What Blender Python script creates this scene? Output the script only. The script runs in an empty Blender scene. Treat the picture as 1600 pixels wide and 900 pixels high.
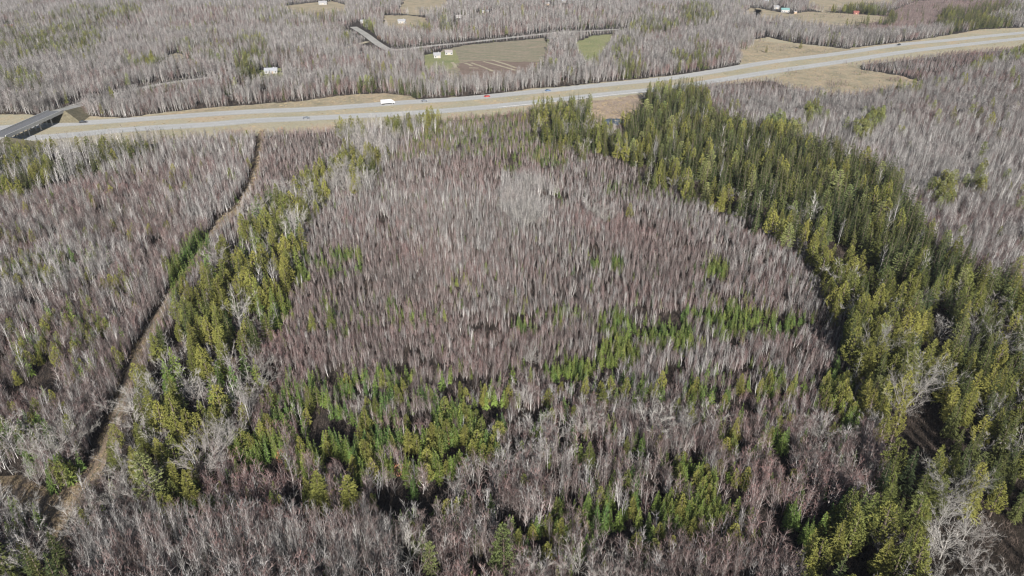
import bpy, math, random
import numpy as np
from mathutils import Vector, Matrix

sc = bpy.context.scene
R = math.radians
# ---------------------------------------------------------------- camera, sky, sun, exposure
PITCH = 28.0
CAM_H = 120.0
F = 1067.0                                   # focal length in pixels of a 1600 px wide frame
cam = bpy.data.cameras.new("camera")
cam.sensor_width = 36.0
cam.lens = 36.0 * F / 1600.0
cam.clip_start = 1.0
cam.clip_end = 40000.0
camo = bpy.data.objects.new("camera", cam)
camo.location = (0, 0, CAM_H)
camo.rotation_euler = (R(90 - PITCH), 0, 0)
sc.collection.objects.link(camo)
sc.camera = camo

SUN_EL, SUN_AZ = 25.0, 6.0                   # sun behind the camera and a little to the right; shadows run away from it
w = bpy.data.worlds.new("World")
sc.world = w
w.use_nodes = True
nt = w.node_tree
bg = nt.nodes["Background"]
sky = nt.nodes.new("ShaderNodeTexSky")
sky.sky_type = 'NISHITA'
sky.sun_disc = False
sky.sun_elevation = R(SUN_EL)
sky.sun_rotation = R(180 - SUN_AZ)
sky.air_density = 1.0
sky.dust_density = 1.0
nt.links.new(sky.outputs[0], bg.inputs[0])
bg.inputs[1].default_value = 0.05
sun = bpy.data.lights.new("sun", 'SUN')
sun.energy = 5.0
sun.angle = R(0.55)
sun.color = (1.0, 0.965, 0.92)
suno = bpy.data.objects.new("sun", sun)
# light travels towards +Y, slightly towards -X, downwards
dv = Vector((-math.sin(R(SUN_AZ)) * math.cos(R(SUN_EL)), math.cos(R(SUN_AZ)) * math.cos(R(SUN_EL)), -math.sin(R(SUN_EL))))
suno.rotation_euler = dv.to_track_quat('-Z', 'Y').to_euler()
suno.location = (30, -200, 300)
sc.collection.objects.link(suno)
sc.view_settings.view_transform = 'Standard'
sc.view_settings.look = 'None'
sc.view_settings.gamma = 1.0
sc.view_settings.use_curve_mapping = False
sc.view_settings.exposure = 0.79
sc.cycles.filter_width = 1.2
sc.cycles.max_bounces = 5
sc.cycles.diffuse_bounces = 2

rng = np.random.default_rng(7)
cp, sp_ = math.cos(R(PITCH)), math.sin(R(PITCH))


def at(px, py, z=0.0):
    """the point at height z seen at photo pixel (px, py)"""
    u, v = (px - 800) / F, (450 - py) / F
    d = Vector((u, cp + v * sp_, -sp_ + v * cp))
    t = (z - CAM_H) / d.z
    return Vector((0, 0, CAM_H)) + d * t


def to_px(x, y, z):
    d = y * cp + (CAM_H - z) * sp_
    v = y * sp_ - (CAM_H - z) * cp
    d = np.where(d > 1, d, 1)
    return 800 + F * x / d, 450 - F * v / d, d


# ---------------------------------------------------------------- materials
def new_mat(name, rough=0.9, spec=0.2):
    m = bpy.data.materials.new(name)
    m.use_nodes = True
    b = m.node_tree.nodes["Principled BSDF"]
    b.inputs["Roughness"].default_value = rough
    b.inputs["Specular IOR Level"].default_value = spec
    return m, m.node_tree, b


def noise_node(nt, scale, detail=3, coord=None, rough=0.55):
    n = nt.nodes.new("ShaderNodeTexNoise")
    n.inputs["Scale"].default_value = scale
    n.inputs["Detail"].default_value = detail
    n.inputs["Roughness"].default_value = rough
    if coord is not None:
        nt.links.new(coord, n.inputs["Vector"])
    return n


def ramp_node(nt, src, stops):
    r = nt.nodes.new("ShaderNodeValToRGB")
    el = r.color_ramp.elements
    while len(el) < len(stops):
        el.new(0.5)
    for e, (p, c) in zip(el, stops):
        e.position = p
        e.color = (*c, 1)
    nt.links.new(src, r.inputs[0])
    return r


def mix_node(nt, fac, a, b, mode='MIX'):
    m = nt.nodes.new("ShaderNodeMix")
    m.data_type = 'RGBA'
    m.blend_type = mode
    for sock, val in ((m.inputs[0], fac), (m.inputs[6], a), (m.inputs[7], b)):
        if isinstance(val, (int, float)):
            sock.default_value = val
        elif isinstance(val, tuple):
            sock.default_value = (*val, 1)
        else:
            nt.links.new(val, sock)
    return m.outputs[2]


def mat_ground(name, stops, scale=0.08, fine=1.5, stops2=None, bump=0.3, stretch=None):
    """ground surface: two octaves of world-space noise"""
    m, nt, b = new_mat(name, 0.95, 0.1)
    tc = nt.nodes.new("ShaderNodeTexCoord")
    vec = tc.outputs["Object"]
    if stretch:
        mp = nt.nodes.new("ShaderNodeMapping")
        mp.inputs["Rotation"].default_value = (0, 0, stretch[0])
        mp.inputs["Scale"].default_value = stretch[1]
        nt.links.new(vec, mp.inputs["Vector"])
        vec = mp.outputs[0]
    n1 = noise_node(nt, scale, 5, vec)
    c1 = ramp_node(nt, n1.outputs[0], stops)
    n2 = noise_node(nt, fine, 4, vec, 0.7)
    c2 = ramp_node(nt, n2.outputs[0], stops2 or [(0.3, (0.6, 0.6, 0.6)), (0.7, (1.35, 1.35, 1.35))])
    out = mix_node(nt, 1.0, c1.outputs[0], c2.outputs[0], 'MULTIPLY')
    nt.links.new(out, b.inputs["Base Color"])
    bp = nt.nodes.new("ShaderNodeBump")
    bp.inputs["Strength"].default_value = bump
    bp.inputs["Distance"].default_value = 0.3
    nt.links.new(n2.outputs[0], bp.inputs["Height"])
    nt.links.new(bp.outputs[0], b.inputs["Normal"])
    return m


def mat_plant(name, a, b_, c, patch=0.02, rough=0.8, spec=0.15, w_rand=0.5, w_bright=0.6):
    """plants: hue differs from one to the next and drifts over the land"""
    m, nt, b = new_mat(name, rough, spec)
    oi = nt.nodes.new("ShaderNodeObjectInfo")
    n = noise_node(nt, patch, 3, oi.outputs["Location"])
    add = nt.nodes.new("ShaderNodeMath")
    add.operation = 'MULTIPLY_ADD'
    nt.links.new(oi.outputs["Random"], add.inputs[0])
    add.inputs[1].default_value = w_rand
    sub = nt.nodes.new("ShaderNodeMath")
    sub.operation = 'MULTIPLY_ADD'
    nt.links.new(n.outputs[0], sub.inputs[0])
    sub.inputs[1].default_value = 1.6
    sub.inputs[2].default_value = -0.3 - w_rand / 2
    nt.links.new(sub.outputs[0], add.inputs[2])
    r = ramp_node(nt, add.outputs[0], [(0.15, a), (0.5, b_), (0.85, c)])
    # brightness of the single plant
    mul = nt.nodes.new("ShaderNodeMath")
    mul.operation = 'MULTIPLY_ADD'
    wn = nt.nodes.new("ShaderNodeTexWhiteNoise")
    wn.noise_dimensions = '1D'
    nt.links.new(oi.outputs["Random"], wn.inputs["W"])
    nt.links.new(wn.outputs["Value"], mul.inputs[0])
    mul.inputs[1].default_value = w_bright
    mul.inputs[2].default_value = 1 - w_bright / 2
    vm = nt.nodes.new("ShaderNodeVectorMath")
    vm.operation = 'SCALE'
    nt.links.new(r.outputs[0], vm.inputs[0])
    nt.links.new(mul.outputs[0], vm.inputs["Scale"])
    nt.links.new(vm.outputs[0], b.inputs["Base Color"])
    return m


def mat_plain(name, col, rough=0.7, spec=0.3, metal=0.0, var=0.25, scale=2.0):
    m, nt, b = new_mat(name, rough, spec)
    b.inputs["Metallic"].default_value = metal
    tc = nt.nodes.new("ShaderNodeTexCoord")
    n = noise_node(nt, scale, 4, tc.outputs["Object"])
    lo = tuple(c * (1 - var) for c in col)
    hi = tuple(min(1, c * (1 + var)) for c in col)
    r = ramp_node(nt, n.outputs[0], [(0.3, lo), (0.7, hi)])
    nt.links.new(r.outputs[0], b.inputs["Base Color"])
    return m


M = {}
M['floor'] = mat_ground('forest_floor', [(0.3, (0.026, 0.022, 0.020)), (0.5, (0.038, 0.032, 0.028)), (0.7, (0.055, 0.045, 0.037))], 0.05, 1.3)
M['grass'] = mat_ground('dry_grass', [(0.3, (0.24, 0.215, 0.15)), (0.48, (0.34, 0.29, 0.205)), (0.7, (0.42, 0.325, 0.23))], 0.07, 0.45, [(0.3, (0.68, 0.68, 0.68)), (0.7, (1.2, 1.2, 1.15))])
M['verge'] = mat_ground('verge_grass', [(0.3, (0.33, 0.30, 0.21)), (0.5, (0.38, 0.34, 0.25)), (0.72, (0.44, 0.34, 0.24))], 0.03, 0.5, [(0.3, (0.8, 0.8, 0.8)), (0.7, (1.15, 1.15, 1.1))])
M['field'] = mat_ground('field_soil', [(0.3, (0.19, 0.20, 0.125)), (0.5, (0.26, 0.23, 0.165)), (0.68, (0.34, 0.27, 0.20))], 0.05, 0.3, [(0.3, (0.55, 0.55, 0.55)), (0.7, (1.3, 1.3, 1.3))], 0.2, (R(20), (1, 3.5, 1)))
M['ploughed'] = mat_ground('ploughed_soil', [(0.3, (0.16, 0.12, 0.095)), (0.6, (0.22, 0.165, 0.135))], 0.05, 0.5, None, 0.3, (R(20), (1, 4, 1)))
M['green'] = mat_ground('green_field', [(0.3, (0.19, 0.21, 0.10)), (0.6, (0.26, 0.255, 0.13))], 0.04, 0.5)
M['straw'] = mat_ground('straw_strip', [(0.3, (0.32, 0.28, 0.20)), (0.6, (0.39, 0.345, 0.25))], 0.05, 0.6)
M['marsh'] = mat_ground('marsh', [(0.3, (0.24, 0.19, 0.145)), (0.6, (0.36, 0.28, 0.215))], 0.08, 0.9)
M['scrub'] = mat_ground('scrub_land', [(0.3, (0.17, 0.125, 0.11)), (0.6, (0.235, 0.175, 0.155))], 0.04, 0.6)
M['asphalt'] = mat_ground('asphalt', [(0.3, (0.375, 0.372, 0.36)), (0.7, (0.425, 0.42, 0.405))], 0.02, 1.0, [(0.3, (0.92, 0.92, 0.92)), (0.7, (1.06, 1.06, 1.06))], 0.05)
M['shoulder'] = mat_ground('gravel_shoulder', [(0.3, (0.38, 0.37, 0.34)), (0.7, (0.43, 0.42, 0.38))], 0.05, 1.0, None, 0.1)
M['gravel'] = mat_ground('gravel', [(0.3, (0.30, 0.29, 0.265)), (0.7, (0.40, 0.385, 0.35))], 0.05, 0.8, None, 0.15)
M['trail'] = mat_ground('trail_soil', [(0.3, (0.15, 0.115, 0.085)), (0.7, (0.28, 0.215, 0.155))], 0.12, 1.0)
M['bank'] = mat_ground('bank_grass', [(0.3, (0.11, 0.10, 0.068)), (0.6, (0.16, 0.14, 0.095))], 0.1, 0.7)
M['paint'] = mat_plain('road_paint', (0.78, 0.78, 0.76), 0.6)
M['birch_bark'] = mat_plant('pale_bark', (0.34, 0.328, 0.312), (0.46, 0.445, 0.425), (0.36, 0.335, 0.32), w_bright=1.0)
M['birch_twig'] = mat_plant('grey_twigs', (0.165, 0.152, 0.144), (0.215, 0.205, 0.197), (0.190, 0.163, 0.156), w_bright=1.0)
M['maple_bark'] = mat_plant('grey_brown_bark', (0.26, 0.238, 0.226), (0.37, 0.342, 0.324), (0.30, 0.255, 0.243), w_bright=1.0)
M['maple_twig'] = mat_plant('mauve_twigs', (0.128, 0.103, 0.094), (0.162, 0.117, 0.108), (0.188, 0.112, 0.104), w_bright=1.0)
M['silver_bark'] = mat_plant('silver_bark', (0.288, 0.274, 0.248), (0.346, 0.328, 0.302), (0.317, 0.288, 0.266))
M['fir_bark'] = mat_plant('dark_bark', (0.10, 0.08, 0.065), (0.13, 0.10, 0.08), (0.16, 0.13, 0.11))
M['spruce'] = mat_plant('spruce_needles', (0.080, 0.140, 0.042), (0.132, 0.182, 0.042), (0.185, 0.205, 0.050), 0.03, 0.7)
M['hemlock'] = mat_plant('olive_needles', (0.108, 0.124, 0.036), (0.170, 0.172, 0.044), (0.218, 0.205, 0.054), 0.03, 0.7)
M['old_spruce'] = mat_plant('dark_olive_needles', (0.050, 0.068, 0.030), (0.080, 0.094, 0.032), (0.118, 0.122, 0.038), 0.03, 0.7)
M['pine'] = mat_plant('pine_needles', (0.15, 0.185, 0.068), (0.20, 0.225, 0.085), (0.24, 0.245, 0.095), 0.03, 0.7)
M['brush'] = mat_plant('brushwood', (0.062, 0.048, 0.040), (0.092, 0.073, 0.062), (0.13, 0.10, 0.083), 0.05)
M['rusty'] = mat_plant('rusty_leaves', (0.26, 0.11, 0.06), (0.30, 0.15, 0.08), (0.34, 0.19, 0.09))
M['tuft'] = mat_plant('dry_tufts', (0.24, 0.19, 0.11), (0.33, 0.265, 0.16), (0.38, 0.29, 0.18), 0.05)
M['wall_white'] = mat_plain('white_siding', (0.34, 0.335, 0.325), 0.6)
M['wall_red'] = mat_plain('red_siding', (0.22, 0.08, 0.065), 0.6)
M['wall_tan'] = mat_plain('tan_siding', (0.42, 0.30, 0.20), 0.6)
M['roof_grey'] = mat_plain('grey_shingle_roof', (0.30, 0.31, 0.33), 0.8)
M['roof_pale'] = mat_plain('pale_metal_roof', (0.30, 0.30, 0.31), 0.4, 0.5)
M['roof_teal'] = mat_plain('teal_roof', (0.16, 0.29, 0.28), 0.5)
M['roof_pink'] = mat_plain('pale_pink_roof', (0.30, 0.275, 0.265), 0.6)
M['glass'] = mat_plain('window_glass', (0.05, 0.06, 0.07), 0.08, 0.6)
M['concrete'] = mat_plain('concrete', (0.45, 0.44, 0.42), 0.8)
M['deck'] = mat_plain('dark_asphalt', (0.15, 0.15, 0.155), 0.8)
M['steel'] = mat_plain('galvanised_steel', (0.6, 0.6, 0.6), 0.4, 0.5, 0.6)
M['rubber'] = mat_plain('tyre_rubber', (0.03, 0.03, 0.03), 0.9)
M['car_black'] = mat_plain('black_car_paint', (0.02, 0.021, 0.025), 0.25, 0.6, 0, 0.1)
M['car_red'] = mat_plain('red_car_paint', (0.42, 0.05, 0.04), 0.25, 0.6, 0, 0.1)
M['car_blue'] = mat_plain('blue_car_paint', (0.10, 0.15, 0.24), 0.25, 0.6, 0, 0.1)
M['car_grey'] = mat_plain('grey_car_paint', (0.16, 0.17, 0.19), 0.25, 0.6, 0, 0.1)
M['truck_white'] = mat_plain('white_truck_paint', (0.6, 0.6, 0.6), 0.35, 0.5, 0, 0.05)
M['chrome'] = mat_plain('lamp_glass', (0.7, 0.7, 0.68), 0.2, 0.6)
mw, ntw, bw = new_mat('pond_water', 0.05, 0.5)
bw.inputs["Base Color"].default_value = (0.02, 0.03, 0.045, 1)
nw = noise_node(ntw, 0.7, 3)
bpw = ntw.nodes.new("ShaderNodeBump")
bpw.inputs["Strength"].default_value = 0.1
ntw.links.new(nw.outputs[0], bpw.inputs["Height"])
ntw.links.new(bpw.outputs[0], bw.inputs["Normal"])
M['water'] = mw


# ---------------------------------------------------------------- mesh building
class MB:
    def __init__(s):
        s.v, s.f, s.m = [], [], []

    def tri(s, a, b, c, m=0):
        n = len(s.v)
        s.v += [a, b, c]
        s.f.append((n, n + 1, n + 2))
        s.m.append(m)

    def face(s, pts, m=0):
        n = len(s.v)
        s.v += [tuple(p) for p in pts]
        s.f.append(tuple(range(n, n + len(pts))))
        s.m.append(m)

    def tube(s, pts, rad, sides=3, m=0):
        """tapered tube along pts"""
        base = len(s.v)
        k = len(pts)
        for i in range(k):
            p = np.array(pts[i], float)
            q = np.array(pts[min(i + 1, k - 1)], float) - np.array(pts[max(i - 1, 0)], float)
            q /= (np.linalg.norm(q) + 1e-9)
            a = np.cross(q, (0.31, 0.95, 0.05) if abs(q[2]) > 0.5 else (0, 0, 1.0))
            a /= (np.linalg.norm(a) + 1e-9)
            b = np.cross(q, a)
            for j in range(sides):
                t = 2 * math.pi * j / sides
                s.v.append(tuple(p + (a * math.cos(t) + b * math.sin(t)) * rad[i]))
        for i in range(k - 1):
            for j in range(sides):
                j2 = (j + 1) % sides
                s.f.append((base + i * sides + j, base + i * sides + j2, base + (i + 1) * sides + j2, base + (i + 1) * sides + j))
                s.m.append(m)

    def sliver(s, a, b, wd, r, m=0):
        """one thin pointed twig or needle spray from a to b"""
        a = np.array(a, float)
        b = np.array(b, float)
        d = b - a
        n = np.cross(d, r.normal(size=3))
        n *= wd * 0.5 / (np.linalg.norm(n) + 1e-9)
        s.tri(tuple(a - n), tuple(a + n), tuple(b), m)

    def spray(s, a, b, wd, side, m=0):
        """kite-shaped flat spray of foliage"""
        a = np.array(a, float)
        b = np.array(b, float)
        c = a * 0.55 + b * 0.45
        n = np.array(side, float)
        n *= wd * 0.5 / (np.linalg.norm(n) + 1e-9)
        base = len(s.v)
        s.v += [tuple(a), tuple(c - n), tuple(b), tuple(c + n)]
        s.f.append((base, base + 1, base + 2, base + 3))
        s.m.append(m)

    def box(s, x0, x1, y0, y1, z0, z1, m=0):
        v = [(x0, y0, z0), (x1, y0, z0), (x1, y1, z0), (x0, y1, z0), (x0, y0, z1), (x1, y0, z1), (x1, y1, z1), (x0, y1, z1)]
        n = len(s.v)
        s.v += v
        for q in ((0, 3, 2, 1), (4, 5, 6, 7), (0, 1, 5, 4), (1, 2, 6, 5), (2, 3, 7, 6), (3, 0, 4, 7)):
            s.f.append(tuple(n + i for i in q))
            s.m.append(m)

    def join(s, o, dm=0):
        n = len(s.v)
        s.v += o.v
        s.f += [tuple(n + i for i in q) for q in o.f]
        s.m += [x + dm for x in o.m]
        return s

    def moved(s, dx, dy, dz, ang=0.0, k=1.0):
        o = MB()
        c, si = math.cos(ang), math.sin(ang)
        o.v = [((x * c - y * si) * k + dx, (x * si + y * c) * k + dy, z * k + dz) for x, y, z in s.v]
        o.f, o.m = list(s.f), list(s.m)
        return o

    def mesh(s, name, mats):
        me = bpy.data.meshes.new(name)
        me.from_pydata([tuple(float(c) for c in p) for p in s.v], [], s.f)
        for m in mats:
            me.materials.append(m)
        if len(mats) > 1:
            me.polygons.foreach_set("material_index", np.array(s.m, dtype=np.int32))
        me.update()
        return me


def link(name, data, parent=None, loc=None):
    o = bpy.data.objects.new(name, data)
    sc.collection.objects.link(o)
    if parent is not None:
        o.parent = parent
    if loc is not None:
        o.location = loc
    return o


def tag(o, label=None, cat=None, group=None, kind=None):
    if label:
        o["label"] = label
    if cat:
        o["category"] = cat
    if group:
        o["group"] = group
    if kind:
        o["kind"] = kind
    return o


def obj(name, mb, mats, parent=None, **kw):
    if not isinstance(mats, (list, tuple)):
        mats = [mats]
    o = link(name, mb.mesh(name, mats), parent)
    tag(o, **kw)
    return o


def unit(az, el):
    return np.array([math.cos(az) * math.cos(el), math.sin(az) * math.cos(el), math.sin(el)])


# ---------------------------------------------------------------- tree shapes (each returns trunk, crown)
def bare_tree(r, H, rt, nb, ntw, tw, up=(0.75, 1.15), start=0.35, spread=0.22, twl=(0.5, 1.1), sides=4, branch_r=0.035, bsides=3, fork=False):
    T, Cn = MB(), MB()
    lean = r.normal(size=2) * 0.02 * H
    bow = r.normal(size=2) * 0.018 * H
    top = 0.97

    def P(t):
        return np.array([lean[0] * t + bow[0] * math.sin(3.1 * t), lean[1] * t + bow[1] * math.sin(3.1 * t), H * t])
    ts = [0, 0.25, 0.5, 0.75, 1.0]
    T.tube([P(t * top) for t in ts], [rt * 1.15, rt * 0.9, rt * 0.68, rt * 0.42, rt * 0.12], sides, 0)
    az = r.uniform(0, 6.28)
    for i in range(nb):
        t = start + (top - start) * ((i + r.uniform(0, 1)) / nb)
        az += 2.4 + r.uniform(-0.5, 0.5)
        el = r.uniform(*up)
        L = H * spread * (1.15 - 0.75 * (t - start) / (1 - start)) * r.uniform(0.6, 1.15)
        a = P(t)
        d = unit(az, el)
        mid = a + d * L * 0.5
        d2 = unit(az + r.uniform(-0.3, 0.3), min(1.45, el + 0.28))
        end = mid + d2 * L * 0.55
        k = branch_r * (L / 2.5) ** 0.5
        Cn.tube([a, mid, end], [k, k * 0.65, k * 0.2], bsides, 0)
        for j in range(ntw):
            s = r.uniform(0.2, 1.05)
            p = a + (mid - a) * (s * 2) if s < 0.5 else mid + (end - mid) * ((s - 0.5) * 2)
            q = (d2 * 0.8 + r.normal(size=3) * 0.55 + np.array([0, 0, 0.45]))
            q *= r.uniform(*twl) / (np.linalg.norm(q) + 1e-9)
            Cn.sliver(p, p + q, tw, r, 1)
    return T, Cn


def spreading_tree(r, H, rt, nl, ns, ntw, tw, wide=0.55):
    T, Cn = MB(), MB()
    fork = H * r.uniform(0.2, 0.3)
    T.tube([(0, 0, 0), (r.normal() * .1, r.normal() * .1, fork * 0.5), (0, 0, fork)], [rt * 1.2, rt, rt * 0.85], 5, 0)
    az = r.uniform(0, 6.28)
    for i in range(nl):
        az += 6.28 / nl + r.uniform(-0.35, 0.35)
        el = r.uniform(0.65, 1.35)
        a = np.array([0, 0, fork * r.uniform(0.75, 1.0)])
        pts, rad = [a], [rt * 0.5]
        d = unit(az, el)
        L = H * 0.75 / 3 * r.uniform(0.85, 1.1)
        p = a
        for k in range(3):
            d = d + r.normal(size=3) * 0.16 + np.array([0, 0, 0.05])
            d /= np.linalg.norm(d)
            p = p + d * L
            pts.append(p)
            rad.append(rt * (0.36, 0.22, 0.06)[k])
        Cn.tube(pts, rad, 3, 0)
        for j in range(ns):
            s = r.uniform(0.5, 2.95)
            k = int(s)
            q = pts[k] + (pts[k + 1] - pts[k]) * (s - k)
            e = unit(az + r.normal() * 0.9, r.uniform(0.2, 1.3))
            l2 = H * 0.2 * r.uniform(0.5, 1.1)
            q2 = q + e * l2
            Cn.tube([q, q2], [rt * 0.15, rt * 0.05], 3, 0)
            for n in range(ntw):
                t = r.uniform(0.25, 1)
                p0 = q + (q2 - q) * t
                dd = e * 0.7 + r.normal(size=3) * 0.6 + np.array([0, 0, 0.3])
                dd *= r.uniform(0.5, 1.3) / np.linalg.norm(dd)
                Cn.sliver(p0, p0 + dd, tw, r, 0)
    return T, Cn


def conifer(r, H, rad, levels, per, droop=-0.25, sub=2, wd=0.5, start=0.08, ragged=0.25, power=1.0, flat=False):
    """cone of whorled boughs, each bough a drooping spray with side sprays"""
    T, Cn = MB(), MB()
    T.tube([(0, 0, 0), (0, 0, H * 0.5), (0, 0, H * 0.97)], [0.016 * H + .03, 0.009 * H + .015, 0.01], 5, 0)
    az = r.uniform(0, 6.28)
    for i in range(levels):
        t = start + (1 - start) * (i + 0.5 * r.random()) / levels
        w_ = rad * (1 - t) ** power * (1 + 0.0 * t) + 0.07 * rad
        n = max(3, int(round(per * (0.45 + 0.55 * (1 - t)))))
        bulge = 1 + ragged * r.normal()
        for j in range(n):
            az += 6.28 / n + r.uniform(-0.3, 0.3)
            L = w_ * bulge * r.uniform(0.7, 1.12)
            z = H * t + r.normal() * H * 0.012
            el = droop * (1 - t) + 0.55 * t * t + r.normal() * 0.1
            d = unit(az, el)
            a = np.array([0, 0, z]) + d * L * 0.12
            b = np.array([0, 0, z]) + d * L
            side = np.cross(d, (0, 0, 1.0))
            roll = r.normal() * 0.45
            side = side * math.cos(roll) + np.array([0, 0, 1.0]) * math.sin(roll)
            Cn.spray(a, b, wd * (0.35 + 0.65 * L / rad), side)
            for k in range(sub):
                s = r.uniform(0.35, 0.9)
                p = a + (b - a) * s
                sg = 1 if k % 2 else -1
                e = unit(az + sg * r.uniform(0.6, 1.1), el + r.uniform(-0.5, 0.35))
                Cn.spray(p, p + e * L * r.uniform(0.25, 0.42), wd * 0.55, np.cross(e, (r.normal() * .3, r.normal() * .3, 1.0)))
    Cn.spray((0, 0, H * 0.9), (0, 0, H * 1.02), 0.12 * rad + .06, (1, 0, 0))
    Cn.spray((0, 0, H * 0.9), (0, 0, H * 1.02), 0.12 * rad + .06, (0, 1, 0))
    return T, Cn


def clumpy_evergreen(r, H, rad, nc, blades, size, low=0.22, top_sharp=0.8, limbs=10):
    """irregular dome of needle clumps on limbs, with gaps"""
    T, Cn = MB(), MB()
    rt = 0.02 * H
    T.tube([(0, 0, 0), (r.normal() * .15, r.normal() * .15, H * 0.5), (0, 0, H * 0.95)], [rt * 1.2, rt * 0.8, rt * 0.15], 5, 0)
    lob = r.uniform(0, 6.28, 4)
    am = r.uniform(0.1, 0.25, 4)
    for i in range(nc):
        t = 1 - r.random() ** 0.62            # more at the skirt
        t = low + (1 - low) * t
        u = (t - low) / (1 - low)
        az = r.uniform(0, 6.28)
        env = rad * (math.sin(min(1, (u + 0.12) / 0.38) * 1.5708)) * (1 - u) ** (0.42 * top_sharp + 0.12)
        env *= 1 + am[0] * math.sin(2 * az + lob[0] + 3 * u) + am[1] * math.sin(3 * az + lob[1] - 7 * u) + am[2] * math.sin(9 * u + lob[2] + az)
        rr = env * (1 - 0.45 * r.random() ** 2)
        c = np.array([math.cos(az) * rr, math.sin(az) * rr, H * t + r.normal() * 0.15])
        out = np.array([math.cos(az), math.sin(az), 0.15 + 0.9 * u])
        out /= np.linalg.norm(out)
        if i < limbs:
            b0 = np.array([0, 0, max(0.1, c[2] - rr * 0.4)])
            Cn.tube([b0, c], [rt * 0.3, rt * 0.08], 3, 1)
        sz = size * r.uniform(0.7, 1.25)
        for j in range(blades):
            d = out * 0.8 + r.normal(size=3) * 0.75 + np.array([0, 0, 0.12])
            d /= np.linalg.norm(d)
            s0 = c - d * sz * 0.25 + r.normal(size=3) * sz * 0.15
            Cn.spray(s0, s0 + d * sz, sz * 0.38, np.cross(d, r.normal(size=3)))
    return T, Cn


def pine(r, H, rad, whorls, per, tufts, size):
    T, Cn = MB(), MB()
    rt = 0.018 * H
    T.tube([(0, 0, 0), (r.normal() * .1, r.normal() * .1, H * 0.5), (0, 0, H * 0.97)], [rt * 1.2, rt * 0.8, rt * 0.12], 6, 0)
    az = r.uniform(0, 6.28)
    for i in range(whorls):
        u = (i + 0.3 * r.random()) / whorls
        t = 0.22 + 0.76 * u
        prof = math.sin(min(1, (u + 0.25) / 0.5) * 1.5708) * (1 - u) ** 0.6 + 0.06
        for j in range(per):
            az += 6.28 / per + r.uniform(-0.35, 0.35)
            L = rad * prof * r.uniform(0.6, 1.15)
            el = 0.05 + 0.55 * u + r.normal() * 0.08
            a = np.array([0, 0, H * t])
            d = unit(az, el)
            b = a + d * L
            Cn.tube([a, b], [rt * 0.28, rt * 0.07], 3, 1)
            n = max(2, int(tufts * L / rad) + 1)
            for k in range(n):
                s = 0.35 + 0.65 * (k + r.random()) / n
                p = a + (b - a) * s + np.cross(d, (0, 0, 1)) * r.normal() * 0.16 * L
                for q in range(7):
                    e = d * 0.7 + r.normal(size=3) * 0.6
                    e[2] = abs(e[2]) * 0.8 + 0.1
                    e /= np.linalg.norm(e)
                    Cn.spray(p - e * size * 0.2, p + e * size, size * 0.3, np.cross(e, r.normal(size=3)))
    for q in range(10):
        e = unit(r.uniform(0, 6.28), r.uniform(0.6, 1.5))
        Cn.spray((0, 0, H * 0.93), np.array([0, 0, H * 0.94]) + e * size * 1.1, size * 0.3, np.cross(e, r.normal(size=3)))
    return T, Cn


def shrub(r, n, h, spread, wd):
    b = MB()
    for i in range(n):
        az = r.uniform(0, 6.28)
        rr = r.random() * spread
        a = np.array([math.cos(az) * rr, math.sin(az) * rr, 0])
        d = unit(r.uniform(0, 6.28), r.uniform(0.5, 1.4)) * h * r.uniform(0.5, 1.1)
        b.sliver(a, a + d, wd, r)
    return b


def bush_leaves(r, n, h, rad, sz):
    b = MB()
    for i in range(n):
        d = r.normal(size=3)
        d /= np.linalg.norm(d)
        c = np.array([d[0] * rad, d[1] * rad, h * (0.5 + 0.45 * d[2])]) * r.uniform(0.75, 1.0)
        e = d + r.normal(size=3) * 0.6
        e /= np.linalg.norm(e)
        b.spray(c, c + e * sz, sz * 0.5, np.cross(e, r.normal(size=3)))
    return b


rs = np.random.default_rng(11)
NEAR, FARL = {}, {}      # species -> list of (trunk mesh, crown mesh, height); list of (joined MB, height)


DIST = {}


def distant(name, fn, n):
    DIST[name] = [(MB().join(t, 0).join(c, 1), FARL[name][0][1], FARL[name][0][2]) for t, c in (fn(rs) for _ in range(n))]


def species(name, near_fn, n_near, far_fn, n_far, mats_t, mats_c, H):
    """mats_c: materials of the crown's slots"""
    lst = []
    for i in range(n_near):
        t, c = near_fn(rs)
        lst.append((t.mesh('trunk', [mats_t]), c.mesh('crown', mats_c), H))
    NEAR[name] = lst
    fl = []
    mats = [mats_t] + mats_c
    for i in range(n_far):
        t, c = far_fn(rs)
        fl.append((MB().join(t, 0).join(c, 1), mats, H))
    FARL[name] = fl


def stems(r, fn, many=0.45):
    """a bare tree that often rises as two or three stems from one foot, each leaning its own way"""
    n = 1 + (r.random() < many) + (r.random() < many * 0.35)
    T, Cn = [], []
    for i in range(n):
        t, c = fn(r)
        k = 1.0 if i == 0 else r.uniform(0.65, 0.95)
        az = r.uniform(0, 6.28)
        sh = r.uniform(0.04, 0.16) * (0.4 if i == 0 else 1)
        sx, sy = math.cos(az) * sh, math.sin(az) * sh
        for b in (t, c):
            b.v = [(x * k + z * k * sx, y * k + z * k * sy, z * k) for x, y, z in b.v]
        T.append(t)
        Cn.append(c)
    for q in range(1, n):
        T[0].join(T[q])
        Cn[0].join(Cn[q])
    return T[0], Cn[0]


def mixed(r, fns):
    return fns[int(r.integers(0, len(fns)))](r)


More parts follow.
